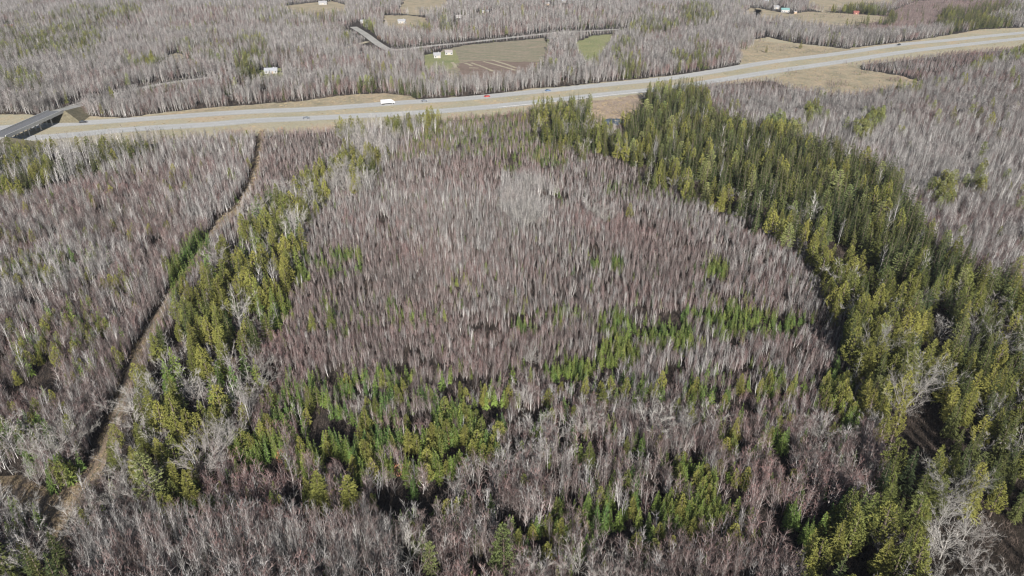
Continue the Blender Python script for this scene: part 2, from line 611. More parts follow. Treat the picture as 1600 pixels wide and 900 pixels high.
species('birch', lambda r: stems(r, lambda q: bare_tree(q, 13, 0.125, 22, 10, 0.036, (0.75, 1.25), 0.32, 0.23)), 12,
        lambda r: stems(r, lambda q: bare_tree(q, 13, 0.125, 14, 7, 0.066, (0.75, 1.25), 0.32, 0.23, (0.7, 1.4), 3)), 12,
        M['birch_bark'], [M['birch_bark'], M['birch_twig']], 13)
species('maple', lambda r: stems(r, lambda q: bare_tree(q, 8, 0.065, 17, 11, 0.032, (0.75, 1.3), 0.15, 0.29, (0.4, 0.95), 4, 0.024), 0.6), 12,
        lambda r: stems(r, lambda q: bare_tree(q, 8, 0.072, 12, 8, 0.052, (0.75, 1.3), 0.15, 0.30, (0.6, 1.2), 3, 0.03), 0.6), 14,
        M['maple_bark'], [M['maple_bark'], M['maple_twig']], 8)
species('spreading', lambda r: spreading_tree(r, 11, 0.125, 9, 15, 14, 0.032), 6,
        lambda r: spreading_tree(r, 11, 0.13, 7, 10, 11, 0.05), 5,
        M['silver_bark'], [M['silver_bark']], 11)
species('snag', lambda r: bare_tree(r, 12, 0.12, 30, 6, 0.04, (0.0, 0.7), 0.25, 0.14, (0.4, 0.9), 5, 0.03), 5,
        lambda r: bare_tree(r, 12, 0.12, 22, 5, 0.06, (0.0, 0.7), 0.25, 0.14, (0.5, 1.0), 3, 0.035), 4,
        M['silver_bark'], [M['silver_bark'], M['silver_bark']], 12)
species('spruce', lambda r: conifer(r, 7, r.uniform(1.2, 1.7), 20, 9, -0.3, 3, 0.42, 0.05, 0.14), 9,
        lambda r: conifer(r, 7, r.uniform(1.2, 1.7), 14, 8, -0.3, 2, 0.55, 0.05, 0.15), 8,
        M['fir_bark'], [M['spruce']], 7)
species('hemlock', lambda r: mixed(r, [lambda q: clumpy_evergreen(q, 13, q.uniform(2.3, 3.1), 460, 6, 0.45, top_sharp=1.3), lambda q: conifer(q, 13, q.uniform(2.4, 3.0), 32, 11, -0.12, 5, 0.42, 0.12, 0.2, 0.72)]), 10,
        lambda r: mixed(r, [lambda q: clumpy_evergreen(q, 13, q.uniform(2.3, 3.1), 260, 5, 0.62, limbs=4, top_sharp=1.3), lambda q: conifer(q, 13, q.uniform(2.4, 3.0), 24, 10, -0.12, 4, 0.55, 0.12, 0.2, 0.72)]), 10,
        M['fir_bark'], [M['hemlock'], M['fir_bark']], 13)
species('old_spruce', lambda r: conifer(r, 15, r.uniform(2.0, 2.7), 30, 10, -0.38, 4, 0.5, 0.12, 0.16, 0.9), 8,
        lambda r: conifer(r, 15, r.uniform(2.0, 2.7), 20, 9, -0.38, 3, 0.7, 0.12, 0.18, 0.9), 8,
        M['fir_bark'], [M['old_spruce']], 15)
species('pine', lambda r: pine(r, 17, 3.8, 12, 6, 7, 0.62), 5,
        lambda r: pine(r, 17, 3.6, 10, 5, 4, 0.9), 3,
        M['fir_bark'], [M['pine'], M['fir_bark']], 17)
distant('birch', lambda r: stems(r, lambda q: bare_tree(q, 13, 0.085, 12, 9, 0.13, (0.6, 1.2), 0.3, 0.24, (0.9, 1.9), 3, 0.05)), 10)
distant('maple', lambda r: stems(r, lambda q: bare_tree(q, 8, 0.06, 11, 9, 0.11, (0.6, 1.2), 0.15, 0.32, (0.7, 1.5), 3, 0.035)), 10)
SPEC = list(NEAR.keys())
SID = {k: i for i, k in enumerate(SPEC)}


# ---------------------------------------------------------------- numpy helpers
def hash2(ix, iy, seed):
    h = (ix.astype(np.int64) * 374761393 + iy.astype(np.int64) * 668265263 + seed * 1442695041) & 0x7fffffff
    h = ((h ^ (h >> 13)) * 1274126177) & 0x7fffffff
    return ((h ^ (h >> 16)) & 0xffff) / 65535.0


def vnoise(x, y, scale, seed=0, octv=3):
    out, amp, tot = 0, 1.0, 0
    for o in range(octv):
        X, Y = x / scale, y / scale
        ix, iy = np.floor(X), np.floor(Y)
        fx, fy = X - ix, Y - iy
        fx = fx * fx * (3 - 2 * fx)
        fy = fy * fy * (3 - 2 * fy)
        a = hash2(ix, iy, seed + o)
        b = hash2(ix + 1, iy, seed + o)
        c = hash2(ix, iy + 1, seed + o)
        d = hash2(ix + 1, iy + 1, seed + o)
        out = out + amp * ((a * (1 - fx) + b * fx) * (1 - fy) + (c * (1 - fx) + d * fx) * fy)
        tot += amp
        amp *= 0.5
        scale /= 2
    return out / tot


def inpoly(px, py, poly):
    res = np.zeros(px.shape, bool)
    n = len(poly)
    j = n - 1
    for i in range(n):
        xi, yi = poly[i]
        xj, yj = poly[j]
        c = ((yi > py) != (yj > py)) & (px < (xj - xi) * (py - yi) / ((yj - yi) or 1e-9) + xi)
        res ^= c
        j = i
    return res


def dist_line(x, y, pts):
    best = np.full(x.shape, 1e9)
    for (x0, y0), (x1, y1) in zip(pts[:-1], pts[1:]):
        dx, dy = x1 - x0, y1 - y0
        t = np.clip(((x - x0) * dx + (y - y0) * dy) / (dx * dx + dy * dy), 0, 1)
        best = np.minimum(best, np.hypot(x - x0 - t * dx, y - y0 - t * dy))
    return best


def smooth(pts, n=6):
    """Catmull-Rom through 2-D points"""
    out = []
    P = [pts[0]] + list(pts) + [pts[-1]]
    for i in range(1, len(P) - 2):
        p0, p1, p2, p3 = [np.array(q, float) for q in P[i - 1:i + 3]]
        for k in range(n):
            t = k / n
            out.append(tuple(0.5 * ((2 * p1) + (-p0 + p2) * t + (2 * p0 - 5 * p1 + 4 * p2 - p3) * t * t + (-p0 + 3 * p1 - 3 * p2 + p3) * t ** 3)))
    out.append(tuple(pts[-1]))
    return out


def line_xy(px_pts, n=6):
    return smooth([tuple(at(*p)[:2]) for p in px_pts], n)


# ---------------------------------------------------------------- ground layout (photo pixels dropped on to the ground)
UPPER = [(-160, 214), (0, 200), (100, 194), (200, 187.5), (320, 179), (400, 174), (480, 171), (560, 165.5), (640, 159.5), (720, 154.5), (800, 147), (880, 139), (960, 131), (1040, 123), (1120, 111), (1200, 97.5), (1320, 82.5), (1400, 70.5), (1480, 63), (1600, 51), (1760, 37)]
LOWER = [(-160, 232), (0, 219), (100, 212), (200, 202.5), (320, 195), (400, 188.5), (480, 185), (560, 181), (640, 177), (720, 171), (800, 163.5), (880, 155), (960, 146), (1040, 138), (1120, 126), (1200, 113), (1320, 95.5), (1400, 83), (1480, 73), (1600, 60), (1760, 45)]
LANE_TOP = line_xy(UPPER)
LANE_LOW = line_xy(LOWER)
VERGE = [(-200, 190), (0, 178), (100, 180), (200, 184), (230, 179), (320, 169), (400, 163), (480, 157), (520, 151), (560, 147), (600, 146), (640, 150), (652, 156), (700, 152.5), (760, 148), (815, 141), (832, 138), (880, 135), (960, 127), (1040, 119), (1080, 114), (1150, 103), (1160, 96), (1150, 84), (1180, 72), (1175, 62), (1200, 58), (1240, 67), (1320, 76), (1400, 67), (1450, 60), (1500, 52), (1530, 46), (1600, 43), (1800, 25),
         (1800, 55), (1600, 76), (1500, 84), (1450, 90), (1400, 96), (1345, 102), (1345, 110), (1410, 119), (1450, 132), (1440, 139), (1390, 142), (1340, 150), (1300, 148), (1240, 140), (1205, 126), (1120, 134), (1040, 150), (960, 160), (880, 171), (800, 179), (720, 188), (640, 196), (560, 203), (480, 208), (400, 213), (320, 219), (200, 228), (100, 238), (0, 246), (-200, 262)]
MARSH = [(925, 158), (1000, 148), (1010, 170), (990, 196), (965, 204), (930, 204), (918, 180)]
FIELD = [(668, 92), (690, 78), (740, 69), (800, 64), (852, 59), (858, 72), (850, 105), (820, 124), (770, 134), (716, 134), (684, 112)]
PLOUGH = [(716, 100), (742, 95), (845, 97), (850, 105), (820, 124), (770, 134), (716, 134)]
GREENF = [(900, 66), (925, 56), (955, 53), (960, 62), (948, 84), (925, 104), (912, 102), (901, 86)]
FIELD2 = [(1268, -10), (1402, -10), (1402, 8), (1330, 14), (1290, 20), (1262, 12)]
FIELD3 = [(1180, 12), (1235, 22), (1262, 18), (1340, 22), (1390, 26), (1390, 32), (1330, 40), (1290, 44), (1262, 42), (1240, 36), (1178, 32)]
FIELD4 = [(636, -8), (695, -8), (700, 8), (690, 20), (650, 24), (622, 20)]
FIELD5 = [(445, 9), (490, 4), (520, 2), (540, 8), (540, 24), (470, 27), (448, 20)]
SCRUB = [(1262, 36), (1340, 33), (1400, 15), (1430, 2), (1560, -8), (1580, 14), (1530, 38), (1450, 50), (1380, 56), (1300, 48)]
SPOT = [(262, 86), (275, 82), (288, 86), (290, 102), (262, 104)]
YARD1 = [(1160, 22), (1172, 12), (1190, 16), (1186, 26), (1170, 28)]
YARD2 = [(406, 110), (438, 106), (446, 130), (408, 134)]
YARD3 = [(600, 24), (640, 24), (665, 28), (670, 46), (625, 50), (598, 44)]
YARD4 = [(662, 86), (712, 78), (718, 96), (690, 118), (664, 112)]
CLEAR = [(-60, 742), (0, 742), (30, 745), (60, 758), (88, 772), (112, 760), (130, 752), (126, 790), (108, 830), (92, 862), (80, 866), (74, 842), (66, 815), (40, 802), (0, 800), (-60, 790)]
CLEAR2 = [(338, 346), (356, 333), (374, 324), (378, 330), (362, 346), (346, 356)]
ROAD2 = [(335, 121), (290, 126), (240, 134), (200, 143), (160, 152.5), (128, 161.5), (100, 170.5)]
ROAD3 = [(552, 42), (570, 53), (586, 65), (600, 74), (612, 78), (640, 76), (680, 71), (720, 67.5), (760, 63), (800, 58.5), (860, 52), (920, 48.5), (965, 46)]
TRACK = [(532, 78), (545, 74), (560, 69), (575, 65)]
ROAD4 = [(225, 14), (262, 6), (300, 0), (340, -6)]
TRAIL = [(72, 905), (88, 862), (104, 818), (128, 772), (156, 725), (176, 672), (192, 622), (214, 560), (250, 490), (300, 415), (345, 348), (376, 320), (392, 290), (402, 255), (406, 215), (410, 203)]
for nm in ():
    pass

clear_polys = [VERGE, MARSH, FIELD, GREENF, FIELD2, FIELD3, FIELD4, FIELD5, SPOT, YARD1, YARD2, YARD3, YARD4, CLEAR, CLEAR2]
road2 = line_xy(ROAD2)
road3 = line_xy(ROAD3)
track = line_xy(TRACK)
road4 = line_xy(ROAD4)
trail = line_xy(TRAIL)


def sheet(name, poly_px, mat, z, wob=1.2, kind='structure'):
    """a ground patch with an uneven outline"""
    P = [tuple(at(*p)[:2]) for p in poly_px]
    out = []
    n = len(P)
    for i in range(n):
        a, b = np.array(P[i]), np.array(P[(i + 1) % n])
        L = np.linalg.norm(b - a)
        k = max(1, min(24, int(L / 4)))
        nv = np.array([-(b - a)[1], (b - a)[0]]) / (L + 1e-9)
        for j in range(k):
            t = j / k
            out.append(tuple(a + (b - a) * t + nv * rng.normal() * wob))
    me = bpy.data.meshes.new(name)
    me.from_pydata([(x, y, z) for x, y in out], [], [tuple(range(len(out)))])
    me.materials.append(mat)
    import bmesh
    bm = bmesh.new()
    bm.from_mesh(me)
    bmesh.ops.triangulate(bm, faces=bm.faces[:])
    for f in bm.faces:
        if f.normal.z < 0:
            f.normal_flip()
    bm.to_mesh(me)
    bm.free()
    o = link(name, me)
    tag(o, kind=kind)
    return o


def strip(pts, w0, z, m=0, mb=None, off=0.0, zf=None):
    mb = mb or MB()
    n = len(pts)
    L, Rr = [], []
    for i in range(n):
        a = np.array(pts[max(0, i - 1)])
        b = np.array(pts[min(n - 1, i + 1)])
        d = (b - a) / (np.linalg.norm(b - a) + 1e-9)
        nv = np.array([-d[1], d[0]])
        p = np.array(pts[i]) + nv * off
        zz = z if zf is None else zf(i / (n - 1))
        L.append((*(p + nv * w0 / 2), zz))
        Rr.append((*(p - nv * w0 / 2), zz))
    for i in range(n - 1):
        mb.face([Rr[i], Rr[i + 1], L[i + 1], L[i]], m)
    return mb


# ground: one sheet out to the horizon
g = MB()
g.face([(-9000, -3000, 0), (9000, -3000, 0), (9000, 15000, 0), (-9000, 15000, 0)])
obj('ground', g, M['floor'], kind='structure')
sheet('verge', VERGE, M['verge'], 0.03, 1.0)
sheet('grass_bank', [(200, 185), (320, 169.5), (400, 163.5), (480, 157.5), (520, 151.5), (560, 147.5), (600, 146.5), (640, 150.5), (652, 156), (600, 160), (520, 166), (420, 171), (320, 174.5), (220, 184.5)], M['grass'], 0.045, 0.6)
sheet('grass_bank', [(1152, 62), (1175, 63), (1240, 69), (1320, 77), (1440, 62), (1440, 64), (1330, 79), (1200, 94), (1160, 99), (1152, 84)], M['grass'], 0.045, 0.6)
sheet('grassy_mound', [(1205, 125), (1240, 110), (1330, 101), (1345, 109), (1410, 119), (1450, 132), (1440, 138), (1390, 141), (1340, 149), (1300, 147), (1240, 139)], M['grass'], 0.045, 1.2)
sheet('marsh', MARSH, M['marsh'], 0.06, 1.5)
sheet('field', FIELD, M['field'], 0.03)
sheet('ploughed_field', PLOUGH, M['ploughed'], 0.06)
sheet('green_field', GREENF, M['green'], 0.03, 1.5)
for P_ in (FIELD2, FIELD3, FIELD4, FIELD5, SPOT, YARD1, YARD3):
    sheet('dry_field', P_, M['grass'], 0.03, 1.5)
for P_ in (YARD2, YARD4):
    sheet('yard', P_, M['green'], 0.045, 1.0)
sheet('scrub_land', SCRUB, M['scrub'], 0.02, 1.5)
sheet('clearing', CLEAR, M['trail'], 0.03, 0.6)
sheet('clearing', CLEAR2, M['grass'], 0.03, 0.6)
for a_, b_ in (((706, 97), (712, 106)), ((736, 98), (771, 111.5)), ((755, 96), (806, 110)), ((768, 93.5), (806, 106)), ((733, 106), (748, 106.5)), ((726, 98.5), (737, 103))):
    p0, p1 = at(*a_), at(*b_)
    obj('straw_strip', strip([(p0.x, p0.y), ((p0.x + p1.x) / 2 + 1, (p0.y + p1.y) / 2), (p1.x, p1.y)], 3.2, 0.09), M['straw'], kind='structure')
M['shade_litter'] = mat_ground('shade_dark_litter', [(0.3, (0.022, 0.018, 0.015)), (0.7, (0.042, 0.033, 0.025))], 0.1, 1.2)  # needle floor coloured dark to paint in the shade of the belt's gaps
sheet('shade_dark_litter', [(1030, 190), (1060, 165), (1110, 175), (1125, 205), (1240, 240), (1400, 300), (1440, 372), (1500, 430), (1610, 460), (1950, 560), (1950, 1130), (1260, 1130), (1300, 890), (1330, 860), (1405, 820), (1430, 720), (1385, 640), (1360, 560), (1310, 450), (1200, 370), (1110, 330), (1040, 285), (1010, 240)], M['shade_litter'], 0.012, 1.5)
obj('pond', (lambda b: (b.face([(*at(958 + 17 * math.cos(t), 190.5 + 5.5 * math.sin(t))[:2], 0.1) for t in np.linspace(0, 6.1, 18)]), b)[1])(MB()), M['water'], kind='structure')
obj('pond', (lambda b: (b.face([(*at(40 + 12 * math.cos(t) + 3 * math.cos(3 * t), 15 + 14 * math.sin(t))[:2], 0.1) for t in np.linspace(0, 6.1, 18)]), b)[1])(MB()), M['water'], kind='structure')

# highway: shoulders, carriageways, markings
for line in (LANE_TOP, LANE_LOW):
    obj('gravel_shoulder', strip(line, 14.5, 0.07), M['shoulder'], kind='structure')
    obj('carriageway', strip(line, 10.6, 0.11), M['asphalt'], kind='structure')
mk = MB()
for line in (LANE_TOP, LANE_LOW):
    strip(line, 0.2, 0.14, 0, mk, 4.0)
    strip(line, 0.2, 0.14, 0, mk, -3.6)
    acc = 0.0
    for (x0, y0), (x1, y1) in zip(line[:-1], line[1:]):
        L = math.hypot(x1 - x0, y1 - y0)
        s = -acc
        while s < L:
            a0, a1 = max(0, s) / L, min(L, s + 3) / L
            if a1 > a0:
                strip([(x0 + (x1 - x0) * a0, y0 + (y1 - y0) * a0), (x0 + (x1 - x0) * a1, y0 + (y1 - y0) * a1)], 0.18, 0.14, 0, mk, 0.2)
            s += 12
        acc = L - (s - 12)
obj('road_markings', mk, M['paint'], kind='structure')
obj('gravel_road', strip(road2, 8.5, 0.10), M['gravel'], kind='structure')
obj('gravel_road', strip(road3, 9.5, 0.10), M['gravel'], kind='structure')
obj('track', strip(track, 7, 0.08), M['straw'], kind='structure')
obj('gravel_road', strip(road4, 7, 0.08), M['gravel'], kind='structure')
obj('trail', strip(trail, 3.0, 0.045), M['bank'], kind='structure')
rut = MB()
for o_ in (-0.8, 0.8):
    strip([(x + 0.25 * math.sin(i * 1.7), y) for i, (x, y) in enumerate(trail)], 1.0, 0.07, 0, rut, o_)
obj('wheel_ruts', rut, M['trail'], kind='structure')

# ---------------------------------------------------------------- overpass at the left end of the highway
DZ = 6.2
bp = smooth([tuple(at(*p, DZ)[:2]) for p in ((104, 166), (88, 173.5), (66, 183), (40, 194.5), (14, 206), (-12, 217.5), (-60, 238))], 4)


def bridge():
    e = link('overpass', None)
    tag(e, 'grey road overpass with pale parapets crossing above the highway', 'bridge')
    A = np.array(bp[4])
    B = np.array(bp[-6])
    n_ = 8
    core = [tuple(A + (B - A) * i / n_) for i in range(n_ + 1)]
    d = (B - A) / np.linalg.norm(B - A)
    nv = np.array([-d[1], d[0]])

    def slab(off, wdt, z0, z1, a=A, b=B):
        m = MB()
        c = [a + nv * (off - wdt / 2), b + nv * (off - wdt / 2), b + nv * (off + wdt / 2), a + nv * (off + wdt / 2)]
        lo = [(*p, z0) for p in c]
        hi = [(*p, z1) for p in c]
        m.face(hi[::-1])
        m.face(lo)
        for i in range(4):
            j = (i + 1) % 4
            m.face([lo[i], lo[j], hi[j], hi[i]][::-1])
        return m
    obj('deck', slab(0, 9.6, DZ - 1.2, DZ), M['deck'], e)
    obj('parapet', slab(5.0, 0.4, DZ - 1.1, DZ + 1.0), M['concrete'], e)
    obj('parapet', slab(-5.0, 0.4, DZ - 1.1, DZ + 1.0), M['concrete'], e)
    L = np.linalg.norm(B - A)
    for k in (0.22, 0.42, 0.62, 0.82):
        c = A + (B - A) * k
        for o in (-3.2, 0, 3.2):
            p = c + nv * o
            t = MB()
            t.tube([(p[0], p[1], 0), (p[0], p[1], DZ - 1.75)], [0.45, 0.45], 10)
            obj('pier', t, M['concrete'], e)
        obj('pier_cap', slab(0, 8.6, DZ - 1.75, DZ - 1.2, c - d * 0.6, c + d * 0.6), M['concrete'], e)
    # earth ramps at both ends
    for a, dd, nm in ((A, -d, 1), (B, d, 1)):
        m = MB()
        T0, T1 = a, a + dd * 60
        top = [T0 + nv * 6, T0 - nv * 6, T1 - nv * 5, T1 + nv * 5]
        bot = [T0 + nv * 20 - dd * 9, T0 - nv * 20 - dd * 9, T1 - nv * 7, T1 + nv * 7]
        zt = [DZ - .05, DZ - .05, 0.3, 0.3]
        hi = [(*p, z) for p, z in zip(top, zt)]
        lo = [(*p, -0.1) for p in bot]
        m.face(hi)
        for i in range(4):
            j = (i + 1) % 4
            m.face([lo[i], lo[j], hi[j], hi[i]])
        obj('embankment', m, M['bank'], kind='structure')
        r_ = MB()
        r_.face([(*(T0 + nv * 4.4), DZ), (*(T0 - nv * 4.4), DZ), (*(T1 - nv * 4.2), 0.36), (*(T1 + nv * 4.2), 0.36)])
        obj('road', r_, M['gravel'], kind='structure')


bridge()


# guard rail on the outer side of the lower carriageway
def guard_rail(i0, i1, off, label):
    e = link('guard_rail', None)
    tag(e, label, 'guard rail')
    seg = LANE_LOW[i0:i1]
    m, ps = MB(), MB()
    n = len(seg)
    prev = None
    for i in range(n):
        a = np.array(seg[max(0, i - 1)])
        b = np.array(seg[min(n - 1, i + 1)])
        d = (b - a) / np.linalg.norm(b - a)
        p = np.array(seg[i]) + np.array([-d[1], d[0]]) * off
        if prev is not None:
            m.face([(*prev, 0.45), (*p, 0.45), (*p, 0.78), (*prev, 0.78)])
            m.face([(*(prev + (0, .08)), 0.78), (*(p + (0, .08)), 0.78), (*(p + (0, .08)), 0.45), (*(prev + (0, .08)), 0.45)])
            m.face([(*prev, 0.78), (*p, 0.78), (*(p + (0, .08)), 0.78), (*(prev + (0, .08)), 0.78)])
            for k in range(3):
                q = prev + (p - prev) * k / 3
                ps.box(q[0] - .07, q[0] + .07, q[1] + .1, q[1] + .24, 0, 0.75)
        prev = p
    obj('rail', m, M['steel'], e)
    obj('post', ps, M['steel'], e, kind='stuff')


guard_rail(58, 80, -6.3, 'long pale steel guard rail beside the near carriageway by the marsh')


# ---------------------------------------------------------------- vehicles
def extrude_profile(prof, w0, w1=None, m=0):
    """side profile (x, z) extruded across y, top vertices drawn in"""
    b = MB()
    w1 = w1 if w1 is not None else w0
    zt = max(z for _, z in prof)
    zb = min(z for _, z in prof)
    f = lambda z: (w0 + (w1 - w0) * (z - zb) / (zt - zb)) / 2
    Lp = [(x, -f(z), z) for x, z in prof]
    Rp = [(x, f(z), z) for x, z in prof]
    b.face(Lp, m)
    b.face(Rp[::-1], m)
    n = len(prof)
    for i in range(n):
        j = (i + 1) % n
        b.face([Lp[j], Lp[i], Rp[i], Rp[j]], m)
    return b


def wheel_mb(x, y, r_, wd):
    b = MB()
    n = 14
    c0 = [(x + r_ * math.cos(t), y - wd / 2, r_ + r_ * math.sin(t)) for t in np.linspace(0, 2 * math.pi, n, endpoint=False)]
    c1 = [(p[0], y + wd / 2, p[2]) for p in c0]
    b.face(c0[::-1])
    b.face(c1)
    for i in range(n):
        j = (i + 1) % n
        b.face([c0[i], c0[j], c1[j], c1[i]])
    return b


def nearest_on(line, px, py):
    p = at(px, py)
    best = min(range(len(line) - 1), key=lambda i: math.hypot(line[i][0] - p.x, line[i][1] - p.y))
    a, b = line[max(0, best - 1)], line[min(len(line) - 1, best + 1)]
    return p, math.atan2(b[1] - a[1], b[0] - a[0])


def car(px, py, line, paint, label, flip=False, suv=False, L=4.7):
    p, ang = nearest_on(line, px, py)
    e = link('car', None)
    e.location = (p.x, p.y, 0.15)
    e.rotation_euler = (0, 0, ang + (math.pi if flip else 0))
    tag(e, label, 'car', 'cars on the highway')
    h = 1.75 if suv else 1.45
    s = L / 4.7
    body = extrude_profile([(-2.3 * s, .35), (-2.35 * s, .75), (-2.2 * s, .98), (-.9 * s, 1.0), (1.0 * s, 1.0), (2.1 * s, .88), (2.35 * s, .6), (2.3 * s, .32), (1.9 * s, .22), (-1.9 * s, .22)], 1.84, 1.74)
    obj('body', body, paint, e)
    cab = extrude_profile([(-2.05 * s if suv else -1.75 * s, 1.0), (-1.75 * s if suv else -1.15 * s, h - .03), (-.9 * s, h), (.25 * s, h - .02), (1.05 * s, 1.0)], 1.7, 1.3)
    obj('window', cab, M['glass'], e)
    rf = MB()
    rf.box(-1.7 * s if suv else -1.1 * s, .22 * s, -.62, .62, h - .01, h + .05)
    obj('roof', rf, paint, e)
    for x in (-1.45 * s, 1.45 * s):
        for y in (-.82, .82):
            obj('wheel', wheel_mb(x, y, .33, .22), M['rubber'], e)
    for y in (-.65, .65):
        b = MB()
        b.box(2.3 * s, 2.38 * s, y - .16, y + .16, .58, .74)
        obj('headlight', b, M['chrome'], e)
    return e


def truck(px, py):
    p, ang = nearest_on(LANE_TOP, px, py)
    e = link('truck', None)
    e.scale = (0.88, 0.9, 0.9)
    e.location = (p.x, p.y, 0.15)
    e.rotation_euler = (0, 0, ang)
    tag(e, 'long white box truck driving on the far carriageway beside the tan grass bank', 'truck')
    b = MB()
    b.box(-6.0, 3.4, -1.27, 1.27, 1.15, 3.85)
    b.box(-5.9, 3.3, -1.2, 1.2, 3.85, 3.93)
    obj('cargo_box', b, M['truck_white'], e)
    c = extrude_profile([(3.7, .6), (3.7, 2.95), (4.1, 3.15), (4.9, 3.0), (5.25, 1.9), (6.0, 1.75), (6.1, .6)], 2.3, 2.1)
    obj('cab', c, M['truck_white'], e)
    g_ = MB()
    g_.face([(4.95, -.98, 2.9), (5.29, -1.02, 2.0), (5.29, 1.02, 2.0), (4.95, .98, 2.9)][::-1])
    for y in (-1.16, 1.16):
        g_.box(4.0, 4.8, y - .02, y + .02, 1.95, 2.7)
    obj('window', g_, M['glass'], e)
    ch = MB()
    ch.box(-5.8, 5.6, -.5, .5, .62, 1.15)
    obj('chassis', ch, M['rubber'], e)
    for x in (-4.6, -3.4, 4.7):
        for y in (-1.05, 1.05):
            obj('wheel', wheel_mb(x, y, .5, .3), M['rubber'], e)


truck(606, 163)
car(1404, 71, LANE_TOP, M['car_black'], 'black car on the far carriageway near the mauve scrub at upper right', True, True, 5.0)
car(761, 151.5, LANE_TOP, M['car_red'], 'small red car on the far carriageway below the ploughed field')
car(856, 142.5, LANE_TOP, M['car_blue'], 'dull blue car on the far carriageway, just past the bare roadside bend')
car(663, 158.8, LANE_TOP, M['car_grey'], 'grey car following the white truck on the far carriageway')
car(478, 186, LANE_LOW, M['car_grey'], 'dark grey car on the near carriageway below the tan grass bank', True)
car(130, 192, LANE_TOP, M['car_black'], 'black car on the far carriageway close to the overpass')


# ---------------------------------------------------------------- houses
def house(px, py, Lx, Ly, hw, rot, wall, roof, label, cat='house', eav=0.5, garage=False):
    p = at(px, py)
    e = link('farmhouse' if cat == 'house' else cat.replace(' ', '_'), None)
    e.location = (p.x, p.y, 0)
    e.rotation_euler = (0, 0, R(rot))
    e.scale = (0.85, 0.85, 0.85)
    tag(e, label, cat)
    b = MB()
    rh = Ly * 0.30
    b.box(-Lx / 2, Lx / 2, -Ly / 2, Ly / 2, 0, hw)
    for x in (-Lx / 2, Lx / 2):
        b.face([(x, -Ly / 2, hw), (x, Ly / 2, hw), (x, 0, hw + rh)])
    obj('wall', b, wall, e)
    r_ = MB()
    X, Y = Lx / 2 + eav, Ly / 2 + eav
    zl = hw - rh * eav / (Ly / 2)
    for s in (-1, 1):
        q = [(-X, s * Y, zl + .12), (X, s * Y, zl + .12), (X, 0, hw + rh + .12), (-X, 0, hw + rh + .12)]
        q2 = [(x, y, z + .14) for x, y, z in q]
        r_.face(q2 if s < 0 else q2[::-1])
        r_.face(q[::-1] if s < 0 else q)
        r_.face([q[0], q[1], q2[1], q2[0]] if s < 0 else [q[1], q[0], q2[0], q2[1]])
        r_.face([q[0], q2[0], q2[3], q[3]])
        r_.face([q[1], q[2], q2[2], q2[1]])
    ro = obj('roof', r_, roof, e)
    if cat == 'house':
        c = MB()
        c.box(Lx * .2, Lx * .2 + .7, .3, 1.0, hw + rh * .6, hw + rh + .9)
        obj('chimney', c, M['concrete'], ro)
    n = max(2, int(Lx / 3))
    for i in range(n):
        x = -Lx / 2 + (i + .5) * Lx / n
        d = MB()
        if i == n // 2:
            d.box(x - .5, x + .5, -Ly / 2 - .05, -Ly / 2 + .02, 0.1, 2.2)
            obj('door', d, M['wall_tan'], e)
        else:
            d.box(x - .6, x + .6, -Ly / 2 - .05, -Ly / 2 + .02, 1.0, min(2.3, hw - .3))
            obj('window', d, M['glass'], e)
    for s in (-1, 1):
        d = MB()
        d.box(s * Lx / 2 - .04, s * Lx / 2 + .04, -.6, .6, 1.0, min(2.3, hw - .3))
        obj('window', d, M['glass'], e)
    return e


house(424, 114, 13, 8, 2.9, 14, M['wall_white'], M['roof_grey'], 'long low house with a grey roof among bare trees above the highway')
house(628, 36, 12, 8, 3.6, 2, M['wall_white'], M['roof_pale'], 'white house with pale roof in a yard above the road junction')
house(683, 90, 8, 8, 3.4, 10, M['wall_white'], M['roof_pale'], 'white house beside the brown field, next to a pale pinkish roof')
house(701, 85, 9, 7, 3.0, 12, M['wall_white'], M['roof_pink'], 'shed with a pale pinkish roof at the corner of the brown field', 'shed', 0.3)
house(717, 28, 9, 6, 3.0, 0, M['wall_white'], M['roof_pink'], 'low house with pinkish roof among bare trees, right of the white house')
house(755, 20, 4, 4, 3.0, 0, M['wall_white'], M['roof_pale'], 'left one of two tiny white sheds deep in the grey trees', 'shed', 0.2)
house(762, 20, 4, 4, 3.0, 0, M['wall_white'], M['roof_pale'], 'right one of two tiny white sheds deep in the grey trees', 'shed', 0.2)
house(505, 7, 16, 9, 4.0, 4, M['wall_white'], M['roof_pale'], 'white building at the yard near the top edge, left of centre')
house(568, 36, 9, 6, 3.2, 8, M['wall_white'], M['roof_pale'], 'white house half hidden in trees at the upper end of the side road')
house(1226, 19, 14, 9, 4.4, -6, M['wall_white'], M['roof_teal'], 'large white farmhouse with a teal roof in the pale field')
house(1212, 14, 10, 7, 4.0, 10, M['wall_white'], M['roof_pale'], 'white outbuilding with a pale roof just left of the teal roofed farmhouse', 'barn')
house(1242, 21, 5, 4, 2.6, 0, M['wall_tan'], M['roof_pink'], 'small orange brown shed just right of the teal roofed farmhouse', 'shed', 0.2)
house(1337, 22, 9, 6, 3.6, -8, M['wall_red'], M['wall_red'], 'dark red barn behind the clump of evergreens in the pale field', 'barn')
house(1196, 5, 10, 8, 4.5, 5, M['wall_white'], M['roof_grey'], 'grey roofed house near the top edge left of the pale field')
house(1556, 36, 8, 6, 3.0, 5, M['wall_white'], M['roof_pale'], 'small white house at the roadside near the upper right corner')
house(881, 4, 9, 7, 3.5, 0, M['wall_white'], M['roof_pale'], 'pale roofed house at the top edge among grey trees, right of centre')
house(855, 8, 9, 6, 3.0, 0, M['wall_tan'], M['roof_pink'], 'pinkish roofed house at the top edge, left of the pale roofed house')
